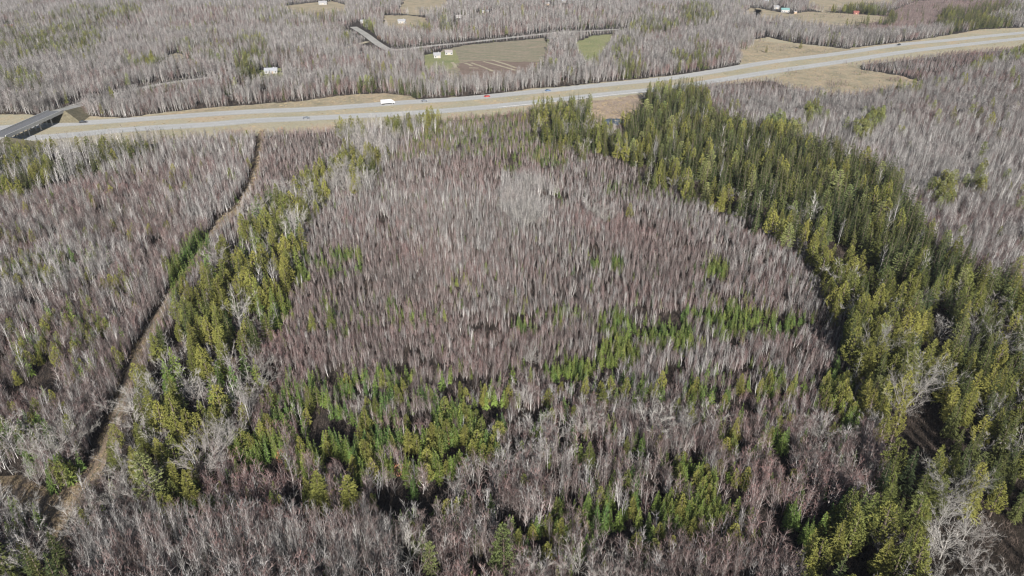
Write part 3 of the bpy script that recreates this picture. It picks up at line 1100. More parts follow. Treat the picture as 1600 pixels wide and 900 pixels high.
house(14, 44, 16, 7, 3.0, 3, M['wall_white'], M['wall_red'], 'long low house with reddish roof near the upper left corner')

# ---------------------------------------------------------------- planting plan
Z_BELT = [(1000, 150), (1045, 118), (1105, 135), (1115, 172), (1180, 190), (1235, 205), (1300, 222), (1400, 262), (1440, 335), (1500, 385), (1610, 420), (1900, 520), (1900, 1100), (1220, 1100), (1255, 860), (1300, 800), (1375, 770), (1395, 690), (1345, 600), (1318, 500), (1262, 390), (1215, 360), (1150, 338), (1060, 305), (985, 262), (900, 235), (835, 205), (830, 160), (880, 148), (930, 152), (948, 190), (985, 205), (970, 180)]
Z_SPRUCEWOOD = [(1010, 140), (1045, 118), (1105, 135), (1115, 172), (1180, 190), (1235, 205), (1300, 222), (1400, 262), (1440, 335), (1500, 385), (1540, 430), (1400, 420), (1300, 345), (1200, 300), (1080, 262), (985, 215), (975, 180)]
Z_BELTGREEN = [(1260, 370), (1310, 380), (1400, 450), (1440, 560), (1445, 640), (1440, 730), (1500, 700), (1540, 760), (1530, 900), (1530, 1100), (1220, 1100), (1240, 860), (1300, 790), (1385, 770), (1400, 690), (1345, 600), (1318, 500)]
Z_RIGHT = [(1105, 130), (1250, 135), (1340, 140), (1420, 128), (1600, 70), (1900, 40), (1900, 520), (1610, 420), (1500, 385), (1440, 335), (1400, 262), (1300, 222), (1235, 205), (1115, 172)]
Z_LEFTSTRIP = [(420, 285), (470, 292), (500, 300), (470, 370), (440, 470), (405, 520), (400, 600), (380, 650), (330, 710), (290, 790), (225, 800), (170, 740), (160, 660), (215, 560), (260, 480), (320, 400), (370, 350), (395, 310)]
Z_UPSTRIP = [(520, 195), (560, 180), (685, 172), (690, 188), (640, 215), (600, 240), (585, 285), (520, 290), (470, 310), (430, 310), (440, 280), (500, 250), (540, 220)]
Z_YELLOW = [(690, 180), (840, 160), (900, 230), (880, 262), (820, 240), (700, 232), (600, 245), (640, 215)]
Z_FARLEFT = [(-120, 225), (0, 222), (90, 214), (200, 203), (250, 205), (240, 222), (150, 250), (100, 272), (40, 285), (-120, 300)]
Z_HWYCON = [(180, 190), (270, 190), (345, 183), (345, 192), (270, 206), (180, 210)]
Z_BOTTOMLEFT = [(150, 800), (230, 795), (330, 788), (470, 800), (560, 800), (640, 815), (655, 1100), (90, 1100), (110, 850)]
Z_SILVER = [(1440, 800), (1500, 790), (1545, 830), (1530, 885), (1600, 900), (1600, 1000), (1470, 1000), (1440, 880)]
Z_PALE = [(785, 270), (850, 275), (875, 300), (840, 345), (800, 350), (780, 320)]
Z_TRAILFRINGE = [(268, 470), (262, 420), (300, 370), (330, 350), (330, 372), (300, 410), (276, 460)]
Z_LEFTLOW = [(-120, 660), (60, 650), (150, 640), (150, 720), (120, 760), (-120, 740)]
VOIDS = [[(1425, 600), (1470, 590), (1492, 640), (1482, 700), (1430, 745), (1408, 690)],
         [(1345, 800), (1375, 800), (1388, 860), (1372, 910), (1352, 860)], [(1455, 455), (1490, 450), (1500, 520), (1465, 530)], [(1395, 400), (1420, 398), (1430, 430), (1405, 440)], [(1345, 355), (1365, 350), (1372, 372), (1350, 380)], [(1500, 640), (1530, 640), (1530, 670), (1505, 675)], [(1385, 660), (1402, 655), (1408, 690), (1390, 700)]]
SPRUCE_PATCH = [  # cx, cy, rx, ry, strength: clumps of young spruce in the middle stand
    (1110, 498, 175, 24, .55), (955, 493, 24, 20, .8), (968, 545, 34, 30, .75), (890, 566, 60, 17, .65), (1120, 425, 20, 28, .6), (930, 392, 10, 18, .6), (965, 405, 9, 12, .6),
    (878, 485, 26, 12, .5), (822, 497, 22, 14, .55), (1045, 515, 60, 30, .6), (640, 600, 70, 30, .5), (740, 632, 60, 34, .75), (480, 640, 60, 42, .65), (620, 660, 90, 26, .7),
    (690, 700, 110, 36, .65), (560, 700, 140, 40, .6), (460, 700, 90, 50, .7), (560, 740, 60, 30, .4), (1075, 770, 95, 62, .72), (1180, 692, 70, 24, .55), (990, 800, 120, 55, .35), (1010, 850, 90, 40, .5),
    (1275, 810, 60, 66, .6), (1190, 850, 60, 40, .45), (640, 785, 70, 40, .55), (840, 840, 70, 40, .35), (1010, 600, 40, 16, .3), (900, 700, 26, 20, .3), (860, 640, 50, 16, .25),
    (1110, 620, 60, 30, .25), (1310, 600, 26, 40, .5), (1330, 640, 20, 30, .5), (430, 470, 26, 40, .6), (460, 410, 26, 40, .45), (530, 400, 40, 20, .35), (340, 720, 60, 50, .5), (420, 770, 80, 34, .6),
    (725, 440, 30, 14, .25), (1230, 470, 20, 20, .2), (1095, 400, 18, 14, .25), (630, 480, 50, 20, .12), (520, 480, 50, 40, .2), (800, 250, 14, 14, .5), (865, 300, 22, 18, .4), (1000, 290, 50, 14, .45), (340, 250, 60, 20, .05),
    (900, 770, 20, 14, .3), (300, 760, 60, 50, .55), (540, 595, 40, 30, .3), (1140, 455, 40, 14, .3), (1200, 610, 50, 60, .15)]
LEFT_GREEN = [(10, 370, 30, 12, .25), (120, 395, 50, 14, .2), (50, 420, 60, 20, .2), (200, 440, 40, 20, .15), (285, 430, 25, 50, .5), (30, 540, 60, 40, .2), (120, 500, 60, 26, .2), (20, 680, 60, 30, .3), (110, 740, 40, 24, .5), (190, 560, 18, 20, .4), (120, 560, 40, 40, .15), (40, 240, 60, 20, .2), (60, 800, 80, 60, .25), (30, 860, 50, 40, .2)]
FAR_GREEN = [(225, 92, 34, 9, .6), (400, 100, 30, 22, .55), (390, 70, 26, 22, .25), (515, 128, 14, 12, .5), (980, 85, 22, 26, .5), (1010, 35, 50, 12, .45), (1090, 18, 30, 14, .5), (1080, 90, 30, 14, .35), (1100, 80, 16, 10, .3), (585, 130, 30, 14, .25), (680, 135, 60, 14, .3), (760, 138, 60, 10, .3), (40, 60, 60, 30, .4), (110, 50, 50, 34, .4), (130, 25, 40, 16, .5), (190, 15, 30, 12, .4), (20, 120, 40, 16, .3), (1345, 16, 34, 12, .7), (1385, 20, 18, 10, .6), (1490, 25, 22, 18, .7), (1545, 25, 34, 22, .7), (660, 35, 20, 10, .3), (575, 40, 12, 10, .5), (700, 30, 16, 16, .3), (1190, 68, 10, 8, .8), (1250, 68, 16, 8, .7), (1300, 8, 10, 6, .5), (540, 50, 6, 12, .4), (340, 70, 60, 20, .12), (470, 20, 70, 16, .15), (1575, 15, 40, 14, .3)]
RIGHT_GREEN = [(1270, 168, 12, 10, .6), (1350, 195, 14, 12, .6), (1370, 180, 14, 10, .4), (1215, 195, 20, 14, .6), (1500, 88, 60, 12, .4), (1485, 92, 30, 10, .5), (1580, 80, 40, 10, .3), (1475, 290, 16, 20, .35), (1535, 270, 10, 20, .3), (1240, 200, 16, 12, .5), (1420, 130, 20, 6, .5), (1400, 112, 20, 6, .2)]


def patch_val(px, py, lst):
    v = np.zeros(px.shape)
    for cx, cy, rx, ry, s in lst:
        d = ((px - cx) / rx) ** 2 + ((py - cy) / ry) ** 2
        v = np.maximum(v, s * np.clip(1.5 - d, 0, 1))
    return v


def plan(xmin, xmax, ymin, ymax, spacing):
    """jittered grid of candidate stems"""
    nx = int((xmax - xmin) / spacing)
    ny = int((ymax - ymin) / spacing)
    gx, gy = np.meshgrid(np.arange(nx), np.arange(ny))
    x = xmin + (gx + rng.random(gx.shape)) * spacing
    y = ymin + (gy + rng.random(gy.shape)) * spacing
    return x.ravel(), y.ravel()


def frame_keep(x, y, mx, extra=0):
    px, py, d = to_px(x, y, 0)
    half = (800 * (1 + mx)) * d / F + extra
    return np.abs(x) < half


def no_trees(x, y, low=False):
    px, py, d = to_px(x, y, 0)
    bad = np.zeros(x.shape, bool)
    for P_ in clear_polys:
        bad |= inpoly(px, py, P_)
    bad |= dist_line(x, y, LANE_TOP) < 8.5
    bad |= dist_line(x, y, LANE_LOW) < 8.5
    bad |= dist_line(x, y, road2) < 7
    bad |= dist_line(x, y, road3) < 9
    bad |= dist_line(x, y, track) < 6
    bad |= dist_line(x, y, road4) < 6
    bad |= dist_line(x, y, bp) < 12
    if low:
        return bad | (dist_line(x, y, trail) < 1.1)
    bad |= (dist_line(x, y, trail) < np.where(y < 150, 3.4, np.where(y < 260, 2.1, 1.9)))
    for hx, hy in HOUSES:
        bad |= (np.abs(x - hx) < 11) & (y > hy - 30) & (y < hy + 9)
        bad |= (np.abs(x - hx) < 9) & (y > hy - 95) & (y < hy) & (hash2(np.floor(x * 3), np.floor(y * 3), 5) < 0.7)
    return bad


HOUSES = [(o.location.x, o.location.y) for o in sc.objects if o.type == 'EMPTY' and o.get('category') in ('house', 'barn', 'shed')]


def choose(x, y, wide):
    """species, height and keep flag for each stem"""
    N = len(x)
    r1, r2, r3, r4 = (rng.random(N) for _ in range(4))
    sp = np.full(N, -1)
    h = np.zeros(N)
    keep = np.ones(N, bool)
    px0, py0, d0 = to_px(x, y, 0)
    pxa, pya, _ = to_px(x, y, 4.0)       # crown centre of small trees
    pxb, pyb, _ = to_px(x, y, 8.5)       # crown centre of tall trees
    na = vnoise(x, y, 22, 3)
    nb = vnoise(x, y, 60, 9)
    nc = vnoise(x, y, 9, 21, 2)
    # default: the mauve young stand in the middle
    sp[:] = SID['maple']
    h[:] = 3.3 + 1.0 * (na - .5) * 2 + r2 * 1.7
    isb = r1 < np.clip(0.18 + (nb - .5) * 1.2, 0.04, 0.5)
    sp[isb] = SID['birch']
    h[isb] = 4.3 + 1.8 * r2[isb]
    gap = vnoise(x, y, 6.5, 61, 2)
    keep &= (nc + r3 * 0.5 > 0.38) & (gap > 0.25 + 0.10 * (pya > 560))
    g = patch_val(pxa, pya, SPRUCE_PATCH) * (0.55 + 0.9 * (nc > 0.5))
    sg = vnoise(x, y, 7, 91, 2)
    ng = (r4 < g * 0.72 * (sg > 0.37) + 0.014 + 0.085 * (pya > 560) * (sg > 0.40) + 0.02 * (pya > 460) * (sg > 0.5))
    keep &= ng | (r3 > g * 1.25)
    sp[ng] = SID['spruce']
    h[ng] = 3.1 + 2.5 * r2[ng] + 1.6 * (pya[ng] > 580)
    # lower half: taller and greyer
    low = (pya > 600) & ~ng
    h[low] += 3.4 * np.clip((pya[low] - 600) / 150, 0, 1)
    t = low & (r3 < 0.05)
    sp[t] = SID['spreading']
    h[t] = 7 + 3 * r2[t]
    oz = ng & (r3 > 0.90) & (pya > 590)
    sp[oz] = SID['hemlock']
    h[oz] = 5.5 + 3 * r2[oz]
    sp_s, h_s, keep_s = sp.copy(), h.copy(), keep.copy()
    belt_edge = np.zeros(N, bool)
    # above the highway
    yy = np.interp(px0, [p[0] for p in UPPER], [p[1] for p in UPPER])
    far = py0 < yy
    q = far
    sp[q] = np.where(r1[q] < 0.72 - 0.42 * (nb[q] < 0.42), SID['birch'], SID['maple'])
    h[q] = np.where(sp[q] == SID['birch'], 7.5 + 5 * r2[q] + 4 * (na[q] - .5), 5 + 3.5 * r2[q])
    keep[q] = vnoise(x, y, 11, 14, 2)[q] > 0.33
    gf = patch_val(pxb, pyb, FAR_GREEN)
    q2 = q & (r4 < gf * 1.1 * (0.3 + (vnoise(x, y, 30, 71, 2) > 0.45)) + 0.012 + 0.10 * (vnoise(x, y, 25, 73, 2) > 0.66))
    sp[q2] = np.where(r3[q2] < 0.10, SID['pine'], np.where(r3[q2] < 0.92, SID['old_spruce'], SID['hemlock']))
    h[q2] = 9 + 5 * r2[q2]
    sb = inpoly(px0, py0, SCRUB)
    keep[sb & (r3 < 0.35)] = False
    q3 = sb & ~q2
    sp[q3] = SID['maple']
    h[q3] = 1.8 + 2.5 * r2[q3] + 3 * (r3[q3] > 0.93)
    # left wood
    tx = np.interp(py0, [p[1] for p in TRAIL][::-1], [p[0] for p in TRAIL][::-1])
    left = (px0 < tx) & (~far) & (py0 > 200)
    q = left
    grey = vnoise(x, y, 45, 33)
    sp[q] = np.where(r1[q] < 0.14 + 0.4 * (grey[q] > 0.5), SID['birch'], SID['maple'])
    h[q] = np.where(sp[q] == SID['birch'], 6.0 + 3 * r2[q], 4.5 + 2.3 * r2[q])
    keep[q] = (nc[q] + r3[q] * 0.5 > 0.38) & (gap[q] > 0.34)
    gl = patch_val(pxa, pya, LEFT_GREEN) * (0.4 + 1.0 * (nc > 0.5))
    q2 = q & (r4 < gl * 0.8 + 0.02)
    sp[q2] = np.where(r3[q2] < 0.6, SID['spruce'], SID['hemlock'])
    h[q2] = 5 + 3.5 * r2[q2]
    lowl = q & ~q2 & (py0 > 700) & (r3 < 0.1)
    sp[lowl] = SID['spreading']
    h[lowl] = 8 + 3 * r2[lowl]
    # right grey wood
    q = inpoly(pxb, pyb, Z_RIGHT) & ~far
    sp[q] = np.where(r1[q] < 0.6 - 0.35 * (nb[q] > .55), SID['birch'], SID['maple'])
    h[q] = np.where(sp[q] == SID['birch'], 7 + 3.5 * r2[q], 5 + 2 * r2[q])
    keep[q] = (nc[q] + r3[q] * 0.6 > 0.34) & (gap[q] > 0.30)
    gr = patch_val(pxb, pyb, RIGHT_GREEN)
    q2 = q & (r4 < gr * 0.8 + 0.008)
    sp[q2] = np.where(r3[q2] < 0.5, SID['hemlock'], SID['pine'])
    h[q2] = 8 + 5 * r2[q2]
    # strip of tall evergreens and dead stems along the trail
    q = inpoly(pxb, pyb, Z_LEFTSTRIP) & ~left
    if not wide:
        q &= inpoly(px0, py0, Z_LEFTSTRIP) & (r4 < 0.82)
    cl = vnoise(x, y, 13, 77, 2)
    sp[q] = np.where(cl[q] > np.where(pyb[q] < 430, 0.53, 0.42), np.where(r1[q] < 0.72, SID['hemlock'], SID['old_spruce']), np.where(r1[q] < 0.16, SID['spreading'], np.where(r1[q] < 0.4, SID['snag'], np.where(r1[q] < 0.65, SID['birch'], SID['spruce']))))
    h[q] = 9 + 4.5 * r2[q]
    keep[q] = (r3[q] < 0.85) & wide
    belt0 = q.copy()
    # evergreens near the top of the middle stand
    q = inpoly(pxb, pyb, Z_UPSTRIP) & ~left & ~far
    if not wide:
        q &= inpoly(px0, py0, Z_UPSTRIP) & (r4 < 0.6)
    sp[q] = np.where(cl[q] > 0.5, np.where(r1[q] < 0.7, SID['hemlock'], SID['old_spruce']), np.where(r1[q] < 0.25, SID['spreading'], np.where(r1[q] < 0.35, SID['snag'], SID['birch'])))
    h[q] = 8 + 5 * r2[q]
    keep[q] = (r3[q] < 0.85) & wide
    belt0 |= q
    q = inpoly(pxb, pyb, Z_HWYCON) & ~far
    sp[q] = SID['old_spruce']
    h[q] = 8 + 4 * r2[q]
    keep[q] = (r3[q] < 0.4) & wide
    belt0 |= q
    q = inpoly(pxb, pyb, Z_FARLEFT) & ~far
    sp[q] = np.where(cl[q] > 0.5, np.where(r1[q] < 0.3, SID['hemlock'], SID['old_spruce']), SID['birch'])
    h[q] = 9 + 4 * r2[q]
    keep[q] = wide
    belt0 |= q
    q = inpoly(pxa, pya, Z_YELLOW) & ~far
    sp[q] = np.where(r1[q] < 0.34, SID['spruce'], np.where(r1[q] < 0.37, SID['hemlock'], sp[q]))
    h[q] = np.where(r1[q] < 0.37, 3 + 3 * r2[q], h[q])
    # the belt of tall conifers on the right
    q = inpoly(pxb, pyb, Z_BELT) & ~far
    belt = q.copy()
    cb = vnoise(x, y, 24, 55, 2)
    sp[q] = np.where(r1[q] < 0.28, SID['hemlock'], np.where(r1[q] < 0.91, SID['old_spruce'], np.where(r1[q] < 0.93, SID['pine'], np.where(r1[q] < 0.97, SID['spreading'], SID['snag']))))
    h[q] = 8.5 + 6.0 * r2[q] + 4 * (cb[q] - .5)
    keep[q] = (cb[q] > np.where((pyb[q] > 680) | (pyb[q] < 240) | (pxb[q] > 1500), 0.33, 0.47)) & (r4[q] < 0.85)
    bg_ = q & inpoly(pxb, pyb, Z_BELTGREEN)
    keep[bg_] = (cb[bg_] > 0.31)
    sp[bg_ & (sp == SID['old_spruce']) & (r3 < 0.85)] = SID['hemlock']
    for P_ in VOIDS:
        keep &= ~(q & inpoly(pxb, pyb, P_))
    if not wide:
        inner = q & inpoly(px0, py0, Z_BELT)
        edge = q & ~inner
        sp[edge], h[edge], keep[edge] = sp_s[edge], h_s[edge] * 0.85, keep_s[edge]
        keep[inner] = (r3[inner] < 0.006)
        sp[inner] = SID['spreading']
        h[inner] = 8
        belt_edge = edge
    q = inpoly(pxb, pyb, Z_SPRUCEWOOD) & ~far & ~belt_edge
    sp[q] = np.where(r1[q] < 0.84, SID['old_spruce'], np.where(r1[q] < 0.95, SID['hemlock'], np.where(r1[q] < 0.98, SID['pine'], SID['birch'])))
    h[q] = 12 + 4 * r2[q]
    keep[q] = wide & (r3[q] < 0.93)
    belt |= q
    q = inpoly(pxa, pya, Z_SILVER)
    sp[q] = SID['spreading']
    h[q] = 6.5 + 2.5 * r2[q]
    keep[q] = (r3[q] < 0.85) & wide
    belt |= q
    q = inpoly(pxa, pya, Z_PALE) & (r4 < 0.75)
    sp[q] = np.where(r1[q] < 0.13, SID['spreading'], SID['birch'])
    h[q] = 6 + 2 * r2[q]
    q = inpoly(pxa, pya, Z_TRAILFRINGE)
    sp[q] = SID['spruce']
    h[q] = 6 + 2 * r2[q]
    q = inpoly(pxb, pyb, Z_BOTTOMLEFT)
    sp[q] = np.where(r1[q] < 0.55, SID['birch'], np.where(r1[q] < 0.94, SID['maple'], SID['spruce']))
    h[q] = np.where(sp[q] == SID['spruce'], 5, 9.5 + 3 * r2[q])
    keep[q] = r3[q] < 0.66
    m = (px0 < 125) & (py0 > 790)
    h[m] *= 0.75
    m = (px0 < 135) & (py0 > 905) & (r3 < 0.16)  # unseen tall spruces added below the frame to throw shade on the clearing
    sp[m], h[m] = SID['old_spruce'], 13 + 3 * r2[m]
    keep |= m
    if wide:
        keep &= (belt | belt0)
    # lower growth in front of the side roads
    m = np.zeros(N, bool)
    for k_ in range(5):
        m |= (dist_line(x, y + 10 + 10 * k_, road3) < 8) | (dist_line(x, y + 6 + 10 * k_, road2) < 8)
    h[m] *= 0.45
    return sp, h, keep


# named trees: photo pixel of the crown's middle, species, height, crown width factor, label
LAND = [
    (228, 745, 'pine', 17.5, 1.15, 'tall pale green pine with layered boughs beside the trail fork'),
    (786, 858, 'pine', 17, 0.85, 'tall pale green pine at the bottom edge, middle of the photo'),
    (672, 872, 'pine', 12, 0.8, 'smaller pale green pine at the bottom edge, left of the tall pine'),
    (497, 762, 'hemlock', 12.5, 1.35, 'left one of two broad olive evergreens standing over the bare stand'),
    (545, 768, 'hemlock', 12, 1.35, 'right one of two broad olive evergreens standing over the bare stand'),
    (921, 708, 'hemlock', 9, 1.1, 'lone round yellow-green evergreen among grey trees right of centre bottom'),
    (1158, 597, 'hemlock', 7.5, 1.1, 'lone round bright yellow-green tree in the mauve stand on the right'),
    (984, 328, 'hemlock', 9, 1.0, 'lone dark olive evergreen in the middle stand with a black shadow behind'),
    (830, 552, 'spreading', 8.5, 1.15, 'white spreading bare tree with a round crown at the centre of the stand'),
    (930, 322, 'spreading', 10, 1.2, 'large pale bare tree left of the lone olive evergreen'),
    (946, 334, 'spreading', 9, 1.1, 'pale bare tree touching the lone olive evergreen on its left side'),
    (205, 622, 'spreading', 11.5, 1.3, 'large grey bare tree with wide limbs right beside the trail'),
    (208, 655, 'spreading', 9, 1.2, 'grey bare tree just below the widest bare tree on the trail'),
    (186, 722, 'spreading', 10, 1.1, 'pale bare tree between the trail and the tall layered pine'),
    (168, 770, 'spreading', 10, 1.1, 'white stemmed bare tree in front of the tall layered pine'),
    (124, 812, 'spreading', 10, 1.15, 'white bare tree standing alone where the trail meets the clearing'),
    (36, 870, 'spreading', 11, 1.1, 'whitish bare tree at the bottom left corner beside the trail'),
    (180, 680, 'hemlock', 10, 0.85, 'narrow olive evergreen at the right edge of the trail'),
    (220, 683, 'hemlock', 11, 0.95, 'olive evergreen second from the trail, left of the domed one'),
    (274, 665, 'hemlock', 11, 0.95, 'domed olive evergreen above the tall layered pine'),
    (270, 612, 'hemlock', 12, 1.0, 'olive evergreen right of the large grey bare tree'),
    (325, 515, 'hemlock', 12.5, 0.9, 'tall olive evergreen with a black shadow at its left side'),
    (279, 518, 'hemlock', 9, 0.85, 'olive evergreen by the trail below the row of grey dead trees'),
    (486, 498, 'hemlock', 8.5, 1.0, 'left of two yellow-green evergreens alone in the upper left stand'),
    (516, 494, 'hemlock', 9, 1.05, 'right of two yellow-green evergreens alone in the upper left stand'),
    (432, 303, 'hemlock', 13, 1.35, 'broad olive evergreen at the bend of the trail with dark shade right of it'),
    (318, 425, 'hemlock', 11, 1.0, 'olive evergreen at the right side of the trail, upper part'),
    (570, 655, 'hemlock', 9, 0.9, 'bright yellow-green evergreen among young spruces left of centre'),
    (482, 620, 'hemlock', 9.5, 0.9, 'rounded yellow-green evergreen above the dense spruce clump on the left'),
    (1552, 440, 'pine', 15, 0.9, 'pale green pine standing in deep shade at the right edge'),
    (1310, 285, 'pine', 17, 1.1, 'largest pale pine rising out of the dark spruce wood'),
    (1290, 275, 'pine', 15, 1.0, 'pale pine just left of the largest pine in the spruce wood'),
    (1326, 305, 'pine', 14, 1.0, 'pale pine just right of the largest pine in the spruce wood'),
    (1485, 600, 'hemlock', 13, 1.1, 'tall olive evergreen with black shade on its left in the right wood'),
    (1580, 605, 'hemlock', 12, 1.1, 'olive evergreen at the right edge above a pair of white trunks'),
    (1480, 845, 'spreading', 9, 1.25, 'widest silvery bare tree in the bottom right corner'),
    (1515, 820, 'spreading', 8, 1.15, 'silvery bare tree right of the widest one in the bottom right corner'),
    (1430, 840, 'hemlock', 9.5, 1.1, 'round olive evergreen left of the widest silvery bare tree'),
    (1340, 572, 'snag', 12, 0.8, 'white dead trunk leaning at the left edge of the right evergreen belt'),
    (640, 850, 'spreading', 11, 1.0, 'white limbed bare tree near the bottom edge, left of the small pine'),
    (905, 872, 'spreading', 10, 1.1, 'silver bare tree at the bottom edge right of the tall pine'),
    (855, 862, 'hemlock', 7, 1.2, 'low yellow-green evergreen at the bottom edge beside the silver bare tree'),
    (880, 165, 'old_spruce', 13, 0.9, 'single dark evergreen standing against the highway, right of centre'),
    (1270, 168, 'hemlock', 7, 1.1, 'small yellow-green evergreen alone in the grey wood below the grassy mound'),
    (1352, 198, 'hemlock', 8, 1.0, 'small bright evergreen alone deep in the right grey wood'),
    (1252, 68, 'hemlock', 9, 1.1, 'dark evergreen at the edge of the tan roadside clearing'),
    (1198, 75, 'hemlock', 8, 1.0, 'green evergreen in the tan roadside clearing, upper right'),
    (511, 128, 'pine', 14, 1.0, 'yellow-green pine above the tan grass bank of the highway'),
]

CROWN_MID = {'birch': 0.62, 'maple': 0.6, 'spreading': 0.62, 'snag': 0.6, 'spruce': 0.5, 'hemlock': 0.6, 'old_spruce': 0.55, 'pine': 0.6}
land_xy = []
for L_ in LAND:
    p = at(L_[0], L_[1], L_[3] * CROWN_MID[L_[2]])
    land_xy.append((p.x, p.y))

X, Y, S, Hh, LOD = [], [], [], [], []


def add_zone(y0, y1, spacing, lod, mx=0.14, wide=False):
    half = 800 * (1 + mx) * (y1 * cp + CAM_H * sp_) / F + 6
    x, y = plan(-half, half, y0, y1, spacing)
    k = frame_keep(x, y, mx, 6)
    x, y = x[k], y[k]
    k = ~no_trees(x, y)
    x, y = x[k], y[k]
    sp, h, keep = choose(x, y, wide)
    for (lx, ly), L_ in zip(land_xy, LAND):
        rr = 2.6 if L_[2] in ('hemlock', 'pine', 'spreading', 'old_spruce') else 1.2
        keep &= (x - lx) ** 2 + (y - ly) ** 2 > rr * rr
        # keep the view of a named tree open just in front of it
        tall = (h > 0.55 * L_[3])
        fr = (np.abs(x - lx) < rr * 0.8) & (y < ly) & (y > ly - L_[3] * 0.55)
        keep &= ~(fr & tall)
    X.append(x[keep]); Y.append(y[keep]); S.append(sp[keep]); Hh.append(h[keep]); LOD.append(np.full(keep.sum(), lod))


add_zone(66, 215, 1.28, 0)
add_zone(66, 260, 4.0, 0, wide=True)
add_zone(260, 560, 3.8, 1, wide=True)
add_zone(215, 330, 1.4, 1)
add_zone(330, 520, 1.8, 1)
add_zone(520, 900, 2.5, 1)
add_zone(900, 1500, 3.5, 1)
add_zone(1500, 2300, 7.0, 1, 0.05)
# low scrub on the grassy mound, the roadside clearing and the scrub land
for cx, cy, rx, ry, n_, hh in ((1308, 133, 20, 6, 110, 2.6), (1345, 115, 16, 3, 30, 2.2), (1235, 115, 16, 4, 30, 2.0), (1405, 126, 16, 4, 50, 2.6), (1330, 101, 14, 2.5, 26, 2.4), (1200, 76, 34, 7, 130, 2.2), (1268, 82, 26, 4, 46, 2.0), (1180, 64, 20, 3, 60, 2.5), (1370, 138, 40, 5, 110, 2.0), (1280, 120, 50, 8, 90, 1.5), (1390, 126, 30, 5, 60, 1.6), (1250, 108, 30, 3, 24, 1.6), (560, 152, 60, 4, 26, 1.6), (400, 166, 60, 2, 20, 1.8), (354, 342, 14, 10, 40, 1.3), (790, 82, 50, 10, 90, 1.0), (925, 75, 20, 12, 24, 1.2), (480, 16, 40, 6, 40, 2.0), (660, 8, 24, 8, 30, 2.0), (635, 40, 30, 6, 40, 2.2), (1330, 4, 60, 8, 40, 2.0), (250, 205, 120, 8, 40, 1.6), (960, 176, 24, 16, 90, 1.5), (1290, 26, 60, 4, 80, 4), (940, 70, 20, 10, 26, 2.2), (760, 116, 50, 8, 90, 2.0)):
    t_ = rng.random((2, n_))
    ang = t_[0] * 6.283
    rr_ = np.sqrt(t_[1])
    P_ = [at(cx + rx * b * math.cos(a), cy + ry * b * math.sin(a)) for a, b in zip(ang, rr_)]
    X.append(np.array([p.x for p in P_])); Y.append(np.array([p.y for p in P_]))
    S.append(np.where(rng.random(n_) < 0.82, SID['maple'], SID['spruce'])); Hh.append(hh * rng.uniform(0.5, 1.3, n_)); LOD.append(np.ones(n_, int))
X, Y, S, Hh, LOD = (np.concatenate(a) for a in (X, Y, S, Hh, LOD))
print('stems', len(X), {k: int((S == v).sum()) for k, v in SID.items()})

# ---------------------------------------------------------------- individual trees
PXc, PYc, Dc = to_px(X, Y, Hh * 0.6)
inframe = (PXc > 4) & (PXc < 1596) & (PYc > 4) & (PYc < 890)
size = Hh / Dc
taken = np.zeros(len(X), bool)
KIND = {'birch': 'bare_tree', 'maple': 'bare_tree', 'spreading': 'bare_tree', 'snag': 'bare_tree', 'spruce': 'spruce_tree', 'old_spruce': 'evergreen_tree', 'hemlock': 'evergreen_tree', 'pine': 'pine_tree'}
LOOK = {'birch': 'bare grey-stemmed tree', 'maple': 'slender bare tree with mauve twigs', 'spreading': 'pale bare tree with spreading limbs', 'snag': 'dead grey tree with short limbs', 'spruce': 'young green spruce', 'old_spruce': 'tall dark spire-shaped evergreen', 'hemlock': 'rounded olive evergreen', 'pine': 'pale green layered pine'}
WIDTH = {'birch': 1.0, 'maple': 1.0, 'spreading': 1.0, 'snag': 1.0, 'spruce': 1.0, 'old_spruce': 1.0, 'hemlock': 1.0, 'pine': 1.0}


def place_tree(spc, x, y, h, wf, label, group, variant):
    tm, cm, H0 = NEAR[spc][variant % len(NEAR[spc])]
    k = h / H0
    e = link(KIND[spc], None)
    e.location = (x, y, 0)
    e.rotation_euler = (0, 0, rng.uniform(0, 6.28))
    e.scale = (k * wf, k * wf, k)
    t = link('trunk', tm, e)
    c = link('crown', cm, e)
    tag(e, label, 'tree', group)
    return e


for i, ((lx, ly), L_) in enumerate(zip(land_xy, LAND)):
    place_tree(L_[2], lx, ly, L_[3], L_[4], L_[5], None, i)

